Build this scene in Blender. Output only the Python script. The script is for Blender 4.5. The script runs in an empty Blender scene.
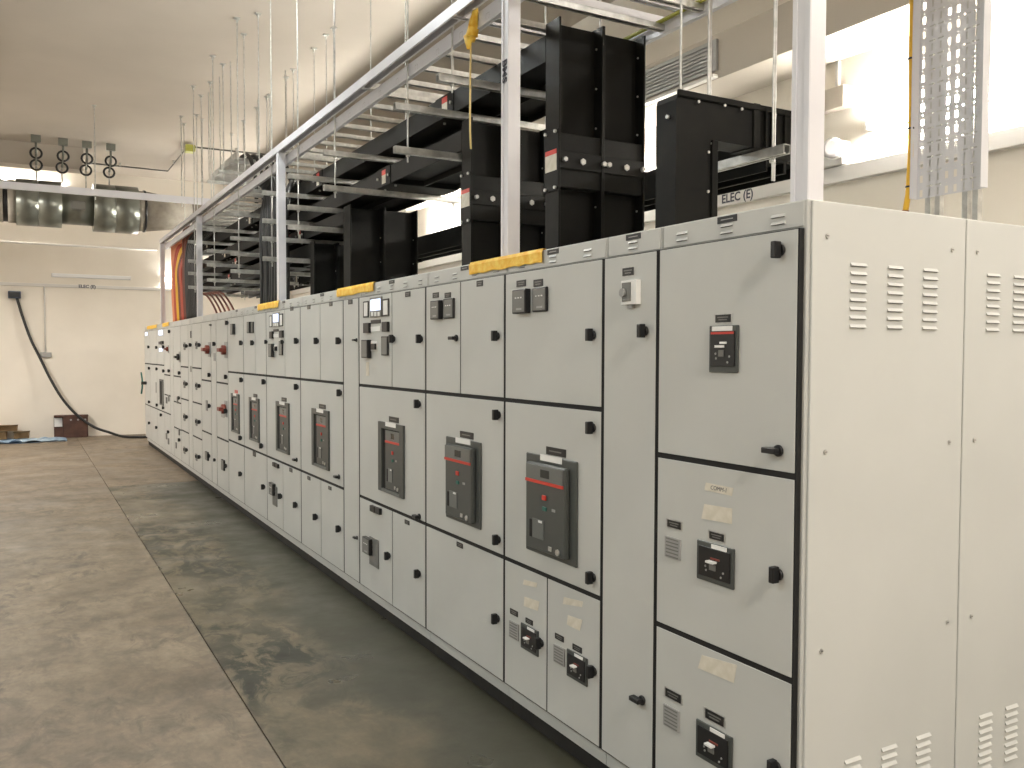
import bpy, bmesh, math, random
from mathutils import Vector, Matrix

random.seed(4)
S = bpy.context.scene
COL = S.collection

# ------------------------------------------------------------------ camera
F_PX, YAW, PITCH, ROLL = 870.0, 0.51293, -0.036225, 0.002985
CAM = Vector((-2.022, -1.818, 1.745))
fw = Vector((math.sin(YAW)*math.cos(PITCH), math.cos(YAW)*math.cos(PITCH), math.sin(PITCH)))
rt0 = Vector((math.cos(YAW), -math.sin(YAW), 0.0))
up0 = rt0.cross(fw)
rt = math.cos(ROLL)*rt0 + math.sin(ROLL)*up0
up = -math.sin(ROLL)*rt0 + math.cos(ROLL)*up0
cam_data = bpy.data.cameras.new('camera')
cam_data.sensor_width = 36.0
cam_data.lens = F_PX/1024*36.0
cam = bpy.data.objects.new('camera', cam_data)
COL.objects.link(cam)
cam.matrix_world = Matrix(((rt.x, up.x, -fw.x, CAM.x), (rt.y, up.y, -fw.y, CAM.y), (rt.z, up.z, -fw.z, CAM.z), (0, 0, 0, 1)))
S.camera = cam

# ------------------------------------------------------------------ world + exposure
w = bpy.data.worlds.new('world')
S.world = w
w.use_nodes = True
w.node_tree.nodes['Background'].inputs[0].default_value = (0.9, 0.93, 1.0, 1)
w.node_tree.nodes['Background'].inputs[1].default_value = 0.3
S.view_settings.view_transform = 'Standard'
S.view_settings.look = 'None'
S.view_settings.gamma = 1.0
S.view_settings.use_curve_mapping = False
S.view_settings.exposure = 0.42

# light of the luminaires (built further down, each inside its own fitting)
E_WALL = 230.0      # emission of the lit tubes on the right and far walls
E_FAR = 90.0
P_ROOM = 70.0      # base watts of the unseen hanging battens, added fill included
WARM = (1.0, 0.94, 0.87)
COOL = (0.86, 0.955, 1.0)
CEIL, XR, XL, YN, YF = 5.4, 3.4, -6.5, -6.0, 18.0

def ray(px, py):
    return fw + (px-512)/F_PX*rt - (py-384)/F_PX*up
def hit(px, py, ax, val):
    d = ray(px, py)
    return CAM + d*((val-CAM[ax])/d[ax])
DX = -0.022                                   # outer face of the doors
def fr(px, py, x=DX):
    p = hit(px, py, 0, x)
    return p.y, p.z

# ------------------------------------------------------------------ materials
def principled(name, col, rough=0.5, metal=0.0, emit=None, es=0.0, alpha=1.0):
    m = bpy.data.materials.new(name)
    m.use_nodes = True
    b = m.node_tree.nodes['Principled BSDF']
    b.inputs['Base Color'].default_value = (*col, 1)
    b.inputs['Roughness'].default_value = rough
    b.inputs['Metallic'].default_value = metal
    if emit:
        b.inputs['Emission Color'].default_value = (*emit, 1)
        b.inputs['Emission Strength'].default_value = es
    return m
def noisy(name, c1, c2, scale, rough=0.5, metal=0.0, bump=0.0, bscale=None, detail=4, lo=0.35, hi=0.65, stretch=None, rough2=None):
    m = principled(name, c1, rough, metal)
    nt = m.node_tree
    b = nt.nodes['Principled BSDF']
    tc = nt.nodes.new('ShaderNodeTexCoord')
    mp = nt.nodes.new('ShaderNodeMapping')
    nt.links.new(tc.outputs['Object'], mp.inputs[0])
    if stretch:
        mp.inputs['Scale'].default_value = stretch
    n = nt.nodes.new('ShaderNodeTexNoise')
    n.inputs['Scale'].default_value = scale
    n.inputs['Detail'].default_value = detail
    nt.links.new(mp.outputs[0], n.inputs[0])
    r = nt.nodes.new('ShaderNodeValToRGB')
    r.color_ramp.elements[0].position = lo
    r.color_ramp.elements[1].position = hi
    r.color_ramp.elements[0].color = (*c1, 1)
    r.color_ramp.elements[1].color = (*c2, 1)
    nt.links.new(n.outputs[0], r.inputs[0])
    nt.links.new(r.outputs[0], b.inputs['Base Color'])
    if rough2 is not None:
        mr = nt.nodes.new('ShaderNodeMapRange')
        mr.inputs['From Min'].default_value = lo
        mr.inputs['From Max'].default_value = hi
        mr.inputs['To Min'].default_value = rough
        mr.inputs['To Max'].default_value = rough2
        nt.links.new(n.outputs[0], mr.inputs[0])
        nt.links.new(mr.outputs[0], b.inputs['Roughness'])
    if bump:
        n2 = nt.nodes.new('ShaderNodeTexNoise')
        n2.inputs['Scale'].default_value = bscale or scale
        n2.inputs['Detail'].default_value = 2
        nt.links.new(tc.outputs['Object'], n2.inputs[0])
        bp = nt.nodes.new('ShaderNodeBump')
        bp.inputs['Strength'].default_value = bump
        bp.inputs['Distance'].default_value = 0.004
        nt.links.new(n2.outputs[0], bp.inputs['Height'])
        nt.links.new(bp.outputs[0], b.inputs['Normal'])
    return m

def floor_material(name, base, dark, light, stain, blotch_lo, blotch_hi, rough_lo, rough_hi, band=None):
    m = principled(name, base, 0.6)
    nt = m.node_tree
    b = nt.nodes['Principled BSDF']
    tc = nt.nodes.new('ShaderNodeTexCoord')
    def nz(scale, detail, rough=0.6, st=(1, 1, 1), dist=0.0):
        mp = nt.nodes.new('ShaderNodeMapping')
        mp.inputs['Scale'].default_value = st
        nt.links.new(tc.outputs['Object'], mp.inputs[0])
        n = nt.nodes.new('ShaderNodeTexNoise')
        n.inputs['Scale'].default_value = scale
        n.inputs['Detail'].default_value = detail
        n.inputs['Roughness'].default_value = rough
        n.inputs['Distortion'].default_value = dist
        nt.links.new(mp.outputs[0], n.inputs[0])
        return n
    def ramp(n, lo, hi, c1, c2):
        r = nt.nodes.new('ShaderNodeValToRGB')
        r.color_ramp.elements[0].position = lo
        r.color_ramp.elements[1].position = hi
        r.color_ramp.elements[0].color = (*c1, 1)
        r.color_ramp.elements[1].color = (*c2, 1)
        nt.links.new(n.outputs[0], r.inputs[0])
        return r
    a = ramp(nz(1.5, 8, 0.68), 0.32, 0.70, dark, light)
    f = ramp(nz(10, 8, 0.75, (1, 0.6, 1)), 0.3, 0.75, (0.62, 0.62, 0.62), (1.2, 1.2, 1.2))
    mul = nt.nodes.new('ShaderNodeMixRGB')
    mul.blend_type = 'MULTIPLY'
    mul.inputs[0].default_value = 1.0
    nt.links.new(a.outputs[0], mul.inputs[1])
    nt.links.new(f.outputs[0], mul.inputs[2])
    s = ramp(nz(4.6, 9, 0.72, (1.25, 0.8, 1), 0.9), blotch_lo, blotch_hi, (0, 0, 0), (1, 1, 1))
    s2 = ramp(nz(0.8, 3, 0.5), 0.36, 0.55, (0, 0, 0), (1, 1, 1))
    mm = nt.nodes.new('ShaderNodeMath')
    mm.operation = 'MULTIPLY'
    nt.links.new(s.outputs[0], mm.inputs[0])
    nt.links.new(s2.outputs[0], mm.inputs[1])
    mix = nt.nodes.new('ShaderNodeMixRGB')
    nt.links.new(mm.outputs[0], mix.inputs[0])
    nt.links.new(mul.outputs[0], mix.inputs[1])
    mix.inputs[2].default_value = (*stain, 1)
    out = mix.outputs[0]
    if band is not None:
        sx = nt.nodes.new('ShaderNodeSeparateXYZ')
        nt.links.new(tc.outputs['Object'], sx.inputs[0])
        ad = nt.nodes.new('ShaderNodeMath')
        ad.operation = 'MULTIPLY_ADD'
        nt.links.new(nz(1.3, 5, 0.6, (1, 0.7, 1), 0.4).outputs[0], ad.inputs[0])
        ad.inputs[1].default_value = 1.1
        nt.links.new(sx.outputs[0], ad.inputs[2])
        br = nt.nodes.new('ShaderNodeMapRange')
        br.inputs['From Min'].default_value = band[0]
        br.inputs['From Max'].default_value = band[1]
        nt.links.new(ad.outputs[0], br.inputs[0])
        mb = nt.nodes.new('ShaderNodeMixRGB')
        nt.links.new(br.outputs[0], mb.inputs[0])
        nt.links.new(out, mb.inputs[1])
        mb.inputs[2].default_value = (*band[2], 1)
        out = mb.outputs[0]
    nt.links.new(out, b.inputs['Base Color'])
    mr = nt.nodes.new('ShaderNodeMapRange')
    mr.inputs['From Min'].default_value = 0.35
    mr.inputs['From Max'].default_value = 0.65
    mr.inputs['To Min'].default_value = rough_lo
    mr.inputs['To Max'].default_value = rough_hi
    nt.links.new(nz(1.6, 4).outputs[0], mr.inputs[0])
    nt.links.new(mr.outputs[0], b.inputs['Roughness'])
    bp = nt.nodes.new('ShaderNodeBump')
    bp.inputs['Strength'].default_value = 0.25
    bp.inputs['Distance'].default_value = 0.003
    nt.links.new(nz(22, 5).outputs[0], bp.inputs['Height'])
    nt.links.new(bp.outputs[0], b.inputs['Normal'])
    return m

MT = {}
MT['paint'] = noisy('cabinet_paint', (0.505, 0.515, 0.495), (0.535, 0.545, 0.525), 2.0, 0.42, 0, 0.06, 260)
MT['paint_dark'] = principled('plinth_channel_paint', (0.40, 0.40, 0.38), 0.5)
MT['black'] = principled('black_plastic', (0.007, 0.007, 0.008), 0.4)
MT['gap'] = principled('black_rubber_seal', (0.008, 0.008, 0.008), 0.8)
MT['plinth'] = noisy('black_plinth_paint', (0.006, 0.006, 0.006), (0.014, 0.013, 0.011), 6, 0.7)
MT['breaker'] = principled('breaker_dark_grey', (0.060, 0.066, 0.062), 0.42)
MT['breaker_l'] = principled('breaker_mid_grey', (0.13, 0.14, 0.135), 0.35)
MT['red'] = principled('red_plastic', (0.55, 0.035, 0.02), 0.4)
MT['redbrown'] = principled('red_brown_handle', (0.20, 0.035, 0.02), 0.45)
MT['green'] = principled('green_plastic', (0.01, 0.12, 0.10), 0.4)
MT['white'] = principled('white_plastic', (0.8, 0.8, 0.78), 0.45)
MT['silver'] = noisy('nameplate_metal', (0.45, 0.45, 0.44), (0.6, 0.6, 0.58), 60, 0.35, 0.7)
MT['grey'] = principled('meter_grey', (0.16, 0.16, 0.15), 0.4)
MT['lgrey'] = principled('grille_grey', (0.33, 0.33, 0.32), 0.5)
MT['glass'] = principled('dark_window', (0.03, 0.035, 0.035), 0.08)
MT['paper'] = noisy('masking_tape_paper', (0.62, 0.58, 0.48), (0.70, 0.66, 0.57), 30, 0.8)
MT['ink'] = principled('pen_ink', (0.06, 0.06, 0.08), 0.8)
MT['screen'] = principled('display_screen', (0.3, 0.35, 0.5), 0.3, emit=(0.72, 0.80, 1.0), es=1.15)
MT['tape'] = noisy('yellow_caution_tape', (0.86, 0.46, 0.02), (0.95, 0.68, 0.12), 26, 0.55, 0, 0.6, 40)
MT['ribbon'] = principled('pale_yellow_ribbon', (0.72, 0.55, 0.22), 0.6)
MT['galv'] = noisy('galvanised_steel', (0.42, 0.42, 0.40), (0.60, 0.60, 0.57), 18, 0.38, 0.75)
MT['post'] = noisy('painted_strut', (0.66, 0.66, 0.70), (0.72, 0.72, 0.75), 3, 0.4, 0.15)
MT['duct'] = noisy('black_busduct_paint', (0.006, 0.006, 0.0055), (0.010, 0.010, 0.0085), 5, 0.5)
MT['vduct'] = noisy('ventilation_duct_metal', (0.16, 0.17, 0.15), (0.24, 0.25, 0.22), 3, 0.28, 0.6)
MT['cloth'] = noisy('duct_sleeve', (0.30, 0.28, 0.24), (0.38, 0.35, 0.30), 9, 0.8)
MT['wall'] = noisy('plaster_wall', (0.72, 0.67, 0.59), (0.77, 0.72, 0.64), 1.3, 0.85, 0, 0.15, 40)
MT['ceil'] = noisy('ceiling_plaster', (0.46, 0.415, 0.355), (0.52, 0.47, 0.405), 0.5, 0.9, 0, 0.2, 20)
MT['trunk'] = principled('white_trunking', (0.62, 0.60, 0.57), 0.5)
MT['batten'] = principled('batten_housing', (0.66, 0.65, 0.66), 0.45)
MT['lamp'] = principled('lamp_tube', (1, 1, 1), 0.5, emit=(1.0, 0.96, 0.88), es=E_WALL)
MT['lampfar'] = principled('lamp_tube_far', (1, 1, 1), 0.5, emit=(1.0, 0.97, 0.92), es=E_FAR)
MT['lamphigh'] = principled('lamp_tube_high', (1, 1, 1), 0.5, emit=(1.0, 0.96, 0.88), es=45.0)
MT['lampoff'] = principled('lamp_tube_unlit', (0.75, 0.75, 0.75), 0.3)
MT['cable_black'] = principled('black_cable', (0.012, 0.012, 0.012), 0.5)
MT['cable_red'] = principled('red_cable', (0.42, 0.06, 0.03), 0.5)
MT['cable_orange'] = principled('orange_cable', (0.70, 0.28, 0.14), 0.5)
MT['cable_yellow'] = principled('yellow_cable', (0.72, 0.42, 0.03), 0.5)
MT['cable_brown'] = principled('brown_cable', (0.16, 0.04, 0.02), 0.5)
MT['earth'] = principled('green_yellow_earth_wire', (0.35, 0.36, 0.06), 0.5)
MT['rust'] = noisy('rusty_brown_steel', (0.06, 0.025, 0.018), (0.10, 0.045, 0.03), 7, 0.6)
MT['card'] = noisy('brown_cardboard', (0.20, 0.12, 0.05), (0.30, 0.19, 0.09), 8, 0.8)
MT['blue'] = noisy('blue_plastic_sheet', (0.16, 0.27, 0.42), (0.45, 0.58, 0.68), 6, 0.35)
MT['tray'] = principled('perforated_tray_paint', (0.60, 0.60, 0.62), 0.45, 0.2)
MT['lens'] = principled('clear_lamp_lens', (0.85, 0.82, 0.84), 0.12)
MT['bluebox'] = principled('dark_blue_socket', (0.01, 0.02, 0.05), 0.4)
MT['joint'] = principled('joint_filler', (0.035, 0.03, 0.025), 0.9)
MT['slab'] = floor_material('concrete_pale', (0.25, 0.2, 0.15), (0.132, 0.103, 0.071), (0.30, 0.237, 0.167), (0.098, 0.078, 0.056), 0.50, 0.66, 0.42, 0.62)
MT['strip'] = floor_material('concrete_stained', (0.2, 0.17, 0.12), (0.100, 0.086, 0.056), (0.225, 0.182, 0.118), (0.024, 0.025, 0.017), 0.44, 0.54, 0.26, 0.5, band=(-1.22, -0.95, (0.046, 0.045, 0.029)))

MT['duct'].node_tree.nodes['Principled BSDF'].inputs['Specular IOR Level'].default_value = 0.12
# ------------------------------------------------------------------ builders
ORG = {}
CACHE = {}
class MB:
    def __init__(self):
        self.v, self.f, self.m, self.mats, self.sm = [], [], [], [], []
    def mi(self, mat):
        if mat not in self.mats:
            self.mats.append(mat)
        return self.mats.index(mat)
    def add(self, vs, fs, mat, smooth=False):
        o = len(self.v)
        self.v += [Vector(q) for q in vs]
        k = self.mi(mat)
        for f in fs:
            self.f.append([i+o for i in f]); self.m.append(k); self.sm.append(smooth)
        return self
    def box(self, x0, x1, y0, y1, z0, z1, mat):
        x0, x1 = min(x0, x1), max(x0, x1); y0, y1 = min(y0, y1), max(y0, y1); z0, z1 = min(z0, z1), max(z0, z1)
        vs = [(x0, y0, z0), (x1, y0, z0), (x1, y1, z0), (x0, y1, z0), (x0, y0, z1), (x1, y0, z1), (x1, y1, z1), (x0, y1, z1)]
        return self.add(vs, [(3, 2, 1, 0), (4, 5, 6, 7), (0, 1, 5, 4), (1, 2, 6, 5), (2, 3, 7, 6), (3, 0, 4, 7)], mat)
    def tube(self, pts, r, mat, n=8, r2=None, caps=True):
        pts = [Vector(q) for q in pts]
        rings = []
        ref = None
        for i, q in enumerate(pts):
            t = (pts[min(i+1, len(pts)-1)] - pts[max(i-1, 0)]).normalized()
            if ref is None:
                ref = Vector((0, 0, 1)) if abs(t.z) < 0.9 else Vector((1, 0, 0))
            a = (ref - t*ref.dot(t)).normalized()
            ref = a
            b = t.cross(a)
            rr = r if r2 is None else r + (r2-r)*i/(len(pts)-1)
            rings.append([q + a*math.cos(k*2*math.pi/n)*rr + b*math.sin(k*2*math.pi/n)*rr for k in range(n)])
        vs = [q for ring in rings for q in ring]
        fs = []
        for i in range(len(rings)-1):
            for k in range(n):
                fs.append((i*n+k, i*n+(k+1) % n, (i+1)*n+(k+1) % n, (i+1)*n+k))
        self.add(vs, fs, mat, True)
        if caps:
            o = len(self.v)-len(vs)
            k = self.mi(mat)
            self.f.append([o+j for j in range(n)][::-1]); self.m.append(k); self.sm.append(False)
            self.f.append([o+(len(rings)-1)*n+j for j in range(n)]); self.m.append(k); self.sm.append(False)
        return self
    def torus(self, c, R, r, mat, axis='y', n=16, k=6):
        c = Vector(c)
        vs, fs = [], []
        for i in range(n):
            a = i*2*math.pi/n
            for j in range(k):
                b = j*2*math.pi/k
                u, v, ww = (R+r*math.cos(b))*math.cos(a), (R+r*math.cos(b))*math.sin(a), r*math.sin(b)
                vs.append(c + (Vector((u, ww, v)) if axis == 'y' else Vector((ww, u, v))))
        for i in range(n):
            for j in range(k):
                fs.append((i*k+j, ((i+1) % n)*k+j, ((i+1) % n)*k+(j+1) % k, i*k+(j+1) % k))
        return self.add(vs, fs, mat, True)
    def build(self, name, parent=None, bevel=0.0, seg=1):
        lo = Vector((min(q.x for q in self.v), min(q.y for q in self.v), min(q.z for q in self.v)))
        hi = Vector((max(q.x for q in self.v), max(q.y for q in self.v), max(q.z for q in self.v)))
        c = (lo+hi)/2 if parent is not None else Vector(((lo.x+hi.x)/2, (lo.y+hi.y)/2, lo.z))
        loc = [q-c for q in self.v]
        key = (tuple((round(q.x, 4), round(q.y, 4), round(q.z, 4)) for q in loc), tuple(self.m), tuple(self.mats), bevel)
        me = CACHE.get(key)
        if me is None:
            me = bpy.data.meshes.new(name)
            me.from_pydata([tuple(q) for q in loc], [], self.f)
            for mn in self.mats:
                me.materials.append(MT[mn])
            for i, pl in enumerate(me.polygons):
                pl.material_index = self.m[i]
                pl.use_smooth = self.sm[i]
            if bevel:
                bm = bmesh.new(); bm.from_mesh(me)
                bmesh.ops.bevel(bm, geom=[e for e in bm.edges if e.is_manifold and e.calc_face_angle(0) > 0.6], offset=bevel, segments=seg, affect='EDGES', profile=0.6)
                bm.to_mesh(me); bm.free()
            me.update()
            CACHE[key] = me
        o = bpy.data.objects.new(name, me)
        COL.objects.link(o)
        place(o, c, parent)
        return o
def place(o, c, parent):
    ORG[o.name] = Vector(c)
    if parent is not None:
        o.parent = parent
        o.location = Vector(c) - ORG[parent.name]
    else:
        o.location = c
def tag(o, label, cat, group=None):
    o['label'] = label; o['category'] = cat
    if group:
        o['group'] = group
    return o
def struct(o):
    o['kind'] = 'structure'
    return o
def thing(name, loc, label, cat, group=None):
    o = bpy.data.objects.new(name, None)
    o.empty_display_size = 0.1
    COL.objects.link(o)
    place(o, Vector(loc), None)
    return tag(o, label, cat, group)
def bx(name, parent, x0, x1, y0, y1, z0, z1, mat, bevel=0.0):
    return MB().box(x0, x1, y0, y1, z0, z1, mat).build(name, parent, bevel)
def text_mesh(name, s, size, origin, xdir, ydir, mat, parent, depth=0.0004, font_shear=0.0, bold=0.0):
    """flat lettering: origin is the centre of the word, xdir the reading direction, ydir its up direction"""
    cu = bpy.data.curves.new(name, 'FONT')
    cu.body = s; cu.size = size; cu.align_x = 'CENTER'; cu.align_y = 'CENTER'; cu.extrude = depth; cu.shear = font_shear
    cu.resolution_u = 3; cu.offset = bold*size
    tmp = bpy.data.objects.new('tmp_text', cu)
    COL.objects.link(tmp)
    bpy.context.view_layer.update()
    dg = bpy.context.evaluated_depsgraph_get()
    me = bpy.data.meshes.new_from_object(tmp.evaluated_get(dg))
    bpy.data.objects.remove(tmp); bpy.data.curves.remove(cu)
    X = Vector(xdir).normalized(); Y = Vector(ydir).normalized(); Z = X.cross(Y)
    me.transform(Matrix(((X.x, Y.x, Z.x, 0), (X.y, Y.y, Z.y, 0), (X.z, Y.z, Z.z, 0), (0, 0, 0, 1))))
    me.materials.clear(); me.materials.append(MT[mat])
    o = bpy.data.objects.new(name, me)
    COL.objects.link(o)
    place(o, Vector(origin), parent)
    return o

# ------------------------------------------------------------------ room shell
fl = struct(bx('floor', None, XL, XR, YN, YF, -0.15, -0.012, 'joint'))
JX, JY = -1.085, 10.45
ORG[fl.name] = Vector(fl.location)
bx('floor_slab', fl, XL, JX-0.0035, YN, YF, -0.012, 0.0, 'slab')
bx('floor_slab', fl, JX+0.0035, XR, YN, JY-0.003, -0.012, 0.0, 'strip')
bx('floor_slab', fl, JX+0.0035, XR, JY+0.003, YF, -0.012, 0.0, 'slab')
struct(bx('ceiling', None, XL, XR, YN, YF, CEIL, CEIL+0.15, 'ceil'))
struct(bx('wall_far', None, XL-0.2, XR+0.2, YF, YF+0.2, -0.15, CEIL+0.15, 'wall'))
struct(bx('wall_near', None, XL-0.2, XR+0.2, YN-0.2, YN, -0.15, CEIL+0.15, 'wall'))
struct(bx('wall_right', None, XR, XR+0.2, YN, YF, -0.15, CEIL+0.15, 'wall'))
struct(bx('wall_left', None, XL-0.2, XL, YN, YF, -0.15, CEIL+0.15, 'wall'))
struct(bx('trim_1', None, XL, -1.0, 15.75, 16.15, 5.01, CEIL, 'ceil'))         # downstand beam near the far wall

# trunking on the walls with its lettering
t = thing('cable_trunking', (0, YF, 3.02), 'white cable trunking running along the far wall above the black hanging cable', 'trunking')
bx('trunking_body', t, XL+0.01, XR-0.07, YF-0.06, YF-0.002, 3.03, 3.09, 'trunk', 0.004)
text_mesh('lettering', 'ELEC (E)', 0.088, (-0.84, YF-0.061, 3.06), (1, 0, 0), (0, 0, 1), 'ink', t, bold=0.035)
t = thing('cable_trunking', (XR, 4, 3.0), 'white cable trunking along the right wall behind the busducts, lettered ELEC (E)', 'trunking')
bx('trunking_body', t, XR-0.06, XR-0.002, YN+0.01, YF-0.07, 3.03, 3.15, 'trunk', 0.004)
text_mesh('lettering', 'ELEC (E)', 0.105, (XR-0.061, 3.78, 3.085), (0, -1, 0), (0, 0, 1), 'ink', t, bold=0.025)

# ------------------------------------------------------------------ luminaires
def batten(loc, axis, L, label, lit, mat='lamp', wall=None):
    """surface batten: housing, tube and end caps; wall = direction from the wall into the room"""
    x, y, z = loc
    t = thing('batten_light', loc, label, 'light', 'surface battens on the walls' if wall else 'battens hung from the ceiling')
    n = Vector(wall) if wall else Vector((0, 0, -1))
    a = Vector((1, 0, 0)) if axis == 'x' else Vector((0, 1, 0))
    def obox(name, c0, c1, half, l0, l1, m):
        # box from c0 to c1 along n, +-half across, l0..l1 along a
        b = n.cross(a)
        p = Vector(loc)+n*c0+a*l0-b*half
        q = Vector(loc)+n*c1+a*l1+b*half
        return bx(name, t, p.x, q.x, p.y, q.y, p.z, q.z, m, 0.004)
    obox('housing', 0, 0.02, 0.04, -L/2, L/2, 'batten')
    obox('end_cap', 0.0, 0.088, 0.038, -L/2-0.02, -L/2, 'batten')
    obox('end_cap', 0.0, 0.088, 0.038, L/2, L/2+0.02, 'batten')
    obox('diffuser', 0.02, 0.085, 0.034, -L/2, L/2, mat if lit else 'lampoff')
    return t
batten((-0.75, YF, 3.27), 'x', 1.42, 'unlit batten light on the far wall left of the switchgear row', False, wall=(0, -1, 0))
batten((1.19, YF, 3.27), 'x', 1.10, 'glowing batten light on the far wall, seen through the cable ladders', True, 'lampfar', wall=(0, -1, 0))
for y, lb in ((1.75, 'glowing batten light on the right wall behind the perforated tray'),
              (5.6, 'glowing batten light on the right wall hidden behind the tallest busduct'),
              (9.6, 'glowing batten light on the right wall seen between the busduct drops'),
              (14.2, 'glowing batten light on the right wall at the far end')):
    batten((XR, y, 3.40), 'y', 1.4, lb, True, wall=(-1, 0, 0))
batten((-1.9, YF, 5.0), 'x', 1.4, 'glowing batten light high on the far wall behind the round ventilation duct', True, 'lamphigh', wall=(0, -1, 0))

def hung_lamp(x, y, z, label, power, col, L=1.4, up=0.6):  # all out of view; the left, right and far ones are added fill
    t = thing('unseen_batten', (x, y, z), label, 'light', 'battens hung from the ceiling')
    bx('housing', t, x-0.06, x+0.06, y-L/2, y+L/2, z, z+0.06, 'batten', 0.004)
    MB().tube([(x, y-L/2+0.03, z-0.02), (x, y+L/2-0.03, z-0.02)], 0.018, 'lampoff', 8).build('tube', t)
    for s in (-1, 1):
        MB().tube([(x, y+s*L*0.4, z+0.06), (x, y+s*L*0.4, CEIL)], 0.004, 'galv', 6).build('suspension_rod', t)
    for k, (dz, rx, pw) in enumerate(((-0.05, 0.0, power), (0.09, math.pi, power*up))):
        ld = bpy.data.lights.new('tube_light', 'AREA')
        ld.shape = 'RECTANGLE'; ld.size = 0.12; ld.size_y = L-0.1
        ld.energy = pw; ld.color = col
        lo = bpy.data.objects.new('tube_light', ld)
        COL.objects.link(lo)
        lo.parent = t
        lo.location = (0, 0, dz); lo.rotation_euler = (rx, 0, 0)
    return t
hung_lamp(-0.9, -3.9, 4.45, 'hanging batten light behind the camera', P_ROOM*2.5, WARM)
hung_lamp(2.1, -1.6, 4.60, 'added batten light near the right wall at the near end', P_ROOM*1.0, WARM)  # added to lift the right wall below the trunking, no known fitting
hung_lamp(-0.9, 5.4, 5.02, 'hanging batten light over the aisle just above the view', P_ROOM*0.55, COOL, up=8.5)
hung_lamp(-4.6, 1.2, 4.55, 'added batten light over the left of the hall', P_ROOM*1.15, COOL, up=0.1)  # added cool fill from the left for the door fronts
hung_lamp(-4.8, 6.5, 4.55, 'added batten light left of the aisle midway', P_ROOM*0.95, COOL, up=0.05)  # second added cool fill, standing in for light from the left
hung_lamp(-4.6, 11.5, 4.55, 'added batten light left of the aisle far down', P_ROOM*0.9, WARM, up=0.05)  # unseen lamp added to brighten the far end
hung_lamp(-4.2, 14.0, 4.50, 'added batten light left of the round duct', P_ROOM*3.0, WARM, up=0.04)  # strong unseen lamp added to brighten the far wall

# ------------------------------------------------------------------ switchgear row
ZB, ZT = 0.155, 2.115
DEPTH = 1.48
G = 'cabinets of the long switchgear row'
DOORS = []            # (y0, y1, z0, z1, obj)
def cabinet(y0, y1, label, rows, narrow=False, header=0, first=False, plate=True):
    """rows: list of (z0, z1, [split fractions]) doors; y grows away from the viewer"""
    t = thing('switchgear_cabinet', (0.7, (y0+y1)/2, 0), label, 'cabinet', G)
    bx('cabinet_body', t, 0.0, DEPTH, y0+0.001, y1-0.001, 0.15, 2.2, 'paint', 0.003)
    bx('plinth_channel', t, 0.008, DEPTH-0.01, y0+0.001, y1-0.001, 0.08, 0.149, 'paint', 0.002)
    bx('base_plinth', t, 0.03, DEPTH-0.03, y0+0.001, y1-0.001, 0.0, 0.08, 'plinth')
    bx('door_seal', t, DX+0.003, 0.0, y0+(0.0125 if first else 0.001), y1-0.001, ZB-0.001, ZT, 'gap')
    hp = bx('header_panel', t, -0.004, 0.0, y0+0.012, y1-0.008, ZT+0.006, 2.196, 'paint', 0.0015)
    n = header
    for k in range(n):
        yc = y0 + (y1-y0)*(k+0.5)/n
        for zz in (2.135, 2.157):
            louvre(hp, 'x', -0.004, yc, zz, 0.055)
    if plate:
        yc = y0+(y1-y0)*0.5
        m = MB().box(-0.0062, -0.004, yc-0.045, yc+0.045, 2.172, 2.194, 'black')
        m.box(-0.0066, -0.0062, yc-0.028, yc+0.028, 2.1815, 2.1845, 'lgrey')
        m.build('nameplate', t)
    for (z0, z1, fr_) in rows:
        cuts = [0.0]+list(fr_)+[1.0]
        for a, b in zip(cuts[:-1], cuts[1:]):
            ya = y0+(y1-y0)*a; yb = y0+(y1-y0)*b
            ga = 0.018 if (a == 0 and first) else (0.0105 if a == 0 else 0.0055)
            gb = 0.0105 if b == 1 else 0.0055
            d = bx('door', t, DX, DX+0.003, ya+ga, yb-gb, z0+(0.010 if z0 > ZB else 0.004), z1-(0.010 if z1 < ZT else 0.003), 'paint', 0.001)
            DOORS.append((ya, yb, z0, z1, d))
    return t, hp
def louvre(parent, axis, face, a, z, wdt):
    """pressed louvre: a small wedge open at the bottom with a dark slot under it"""
    d, h = 0.007, 0.012
    m = MB()
    if axis == 'x':
        vs = [(face, a-wdt/2, z+h), (face, a+wdt/2, z+h), (face-d, a+wdt/2, z+0.002), (face-d, a-wdt/2, z+0.002), (face, a-wdt/2, z+0.001), (face, a+wdt/2, z+0.001)]
        fs = [(0, 1, 2, 3), (0, 3, 4), (1, 5, 2)]
        fb = [(3, 2, 5, 4)]
    else:
        vs = [(a-wdt/2, face, z+h), (a+wdt/2, face, z+h), (a+wdt/2, face-d, z+0.002), (a-wdt/2, face-d, z+0.002), (a-wdt/2, face, z+0.001), (a+wdt/2, face, z+0.001)]
        fs = [(1, 0, 3, 2), (0, 4, 3), (1, 2, 5)]
        fb = [(2, 3, 4, 5)]
    m.add(vs, fs, 'paint'); m.add(vs, fb, 'gap')
    return m.build('louvre', parent)

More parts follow.
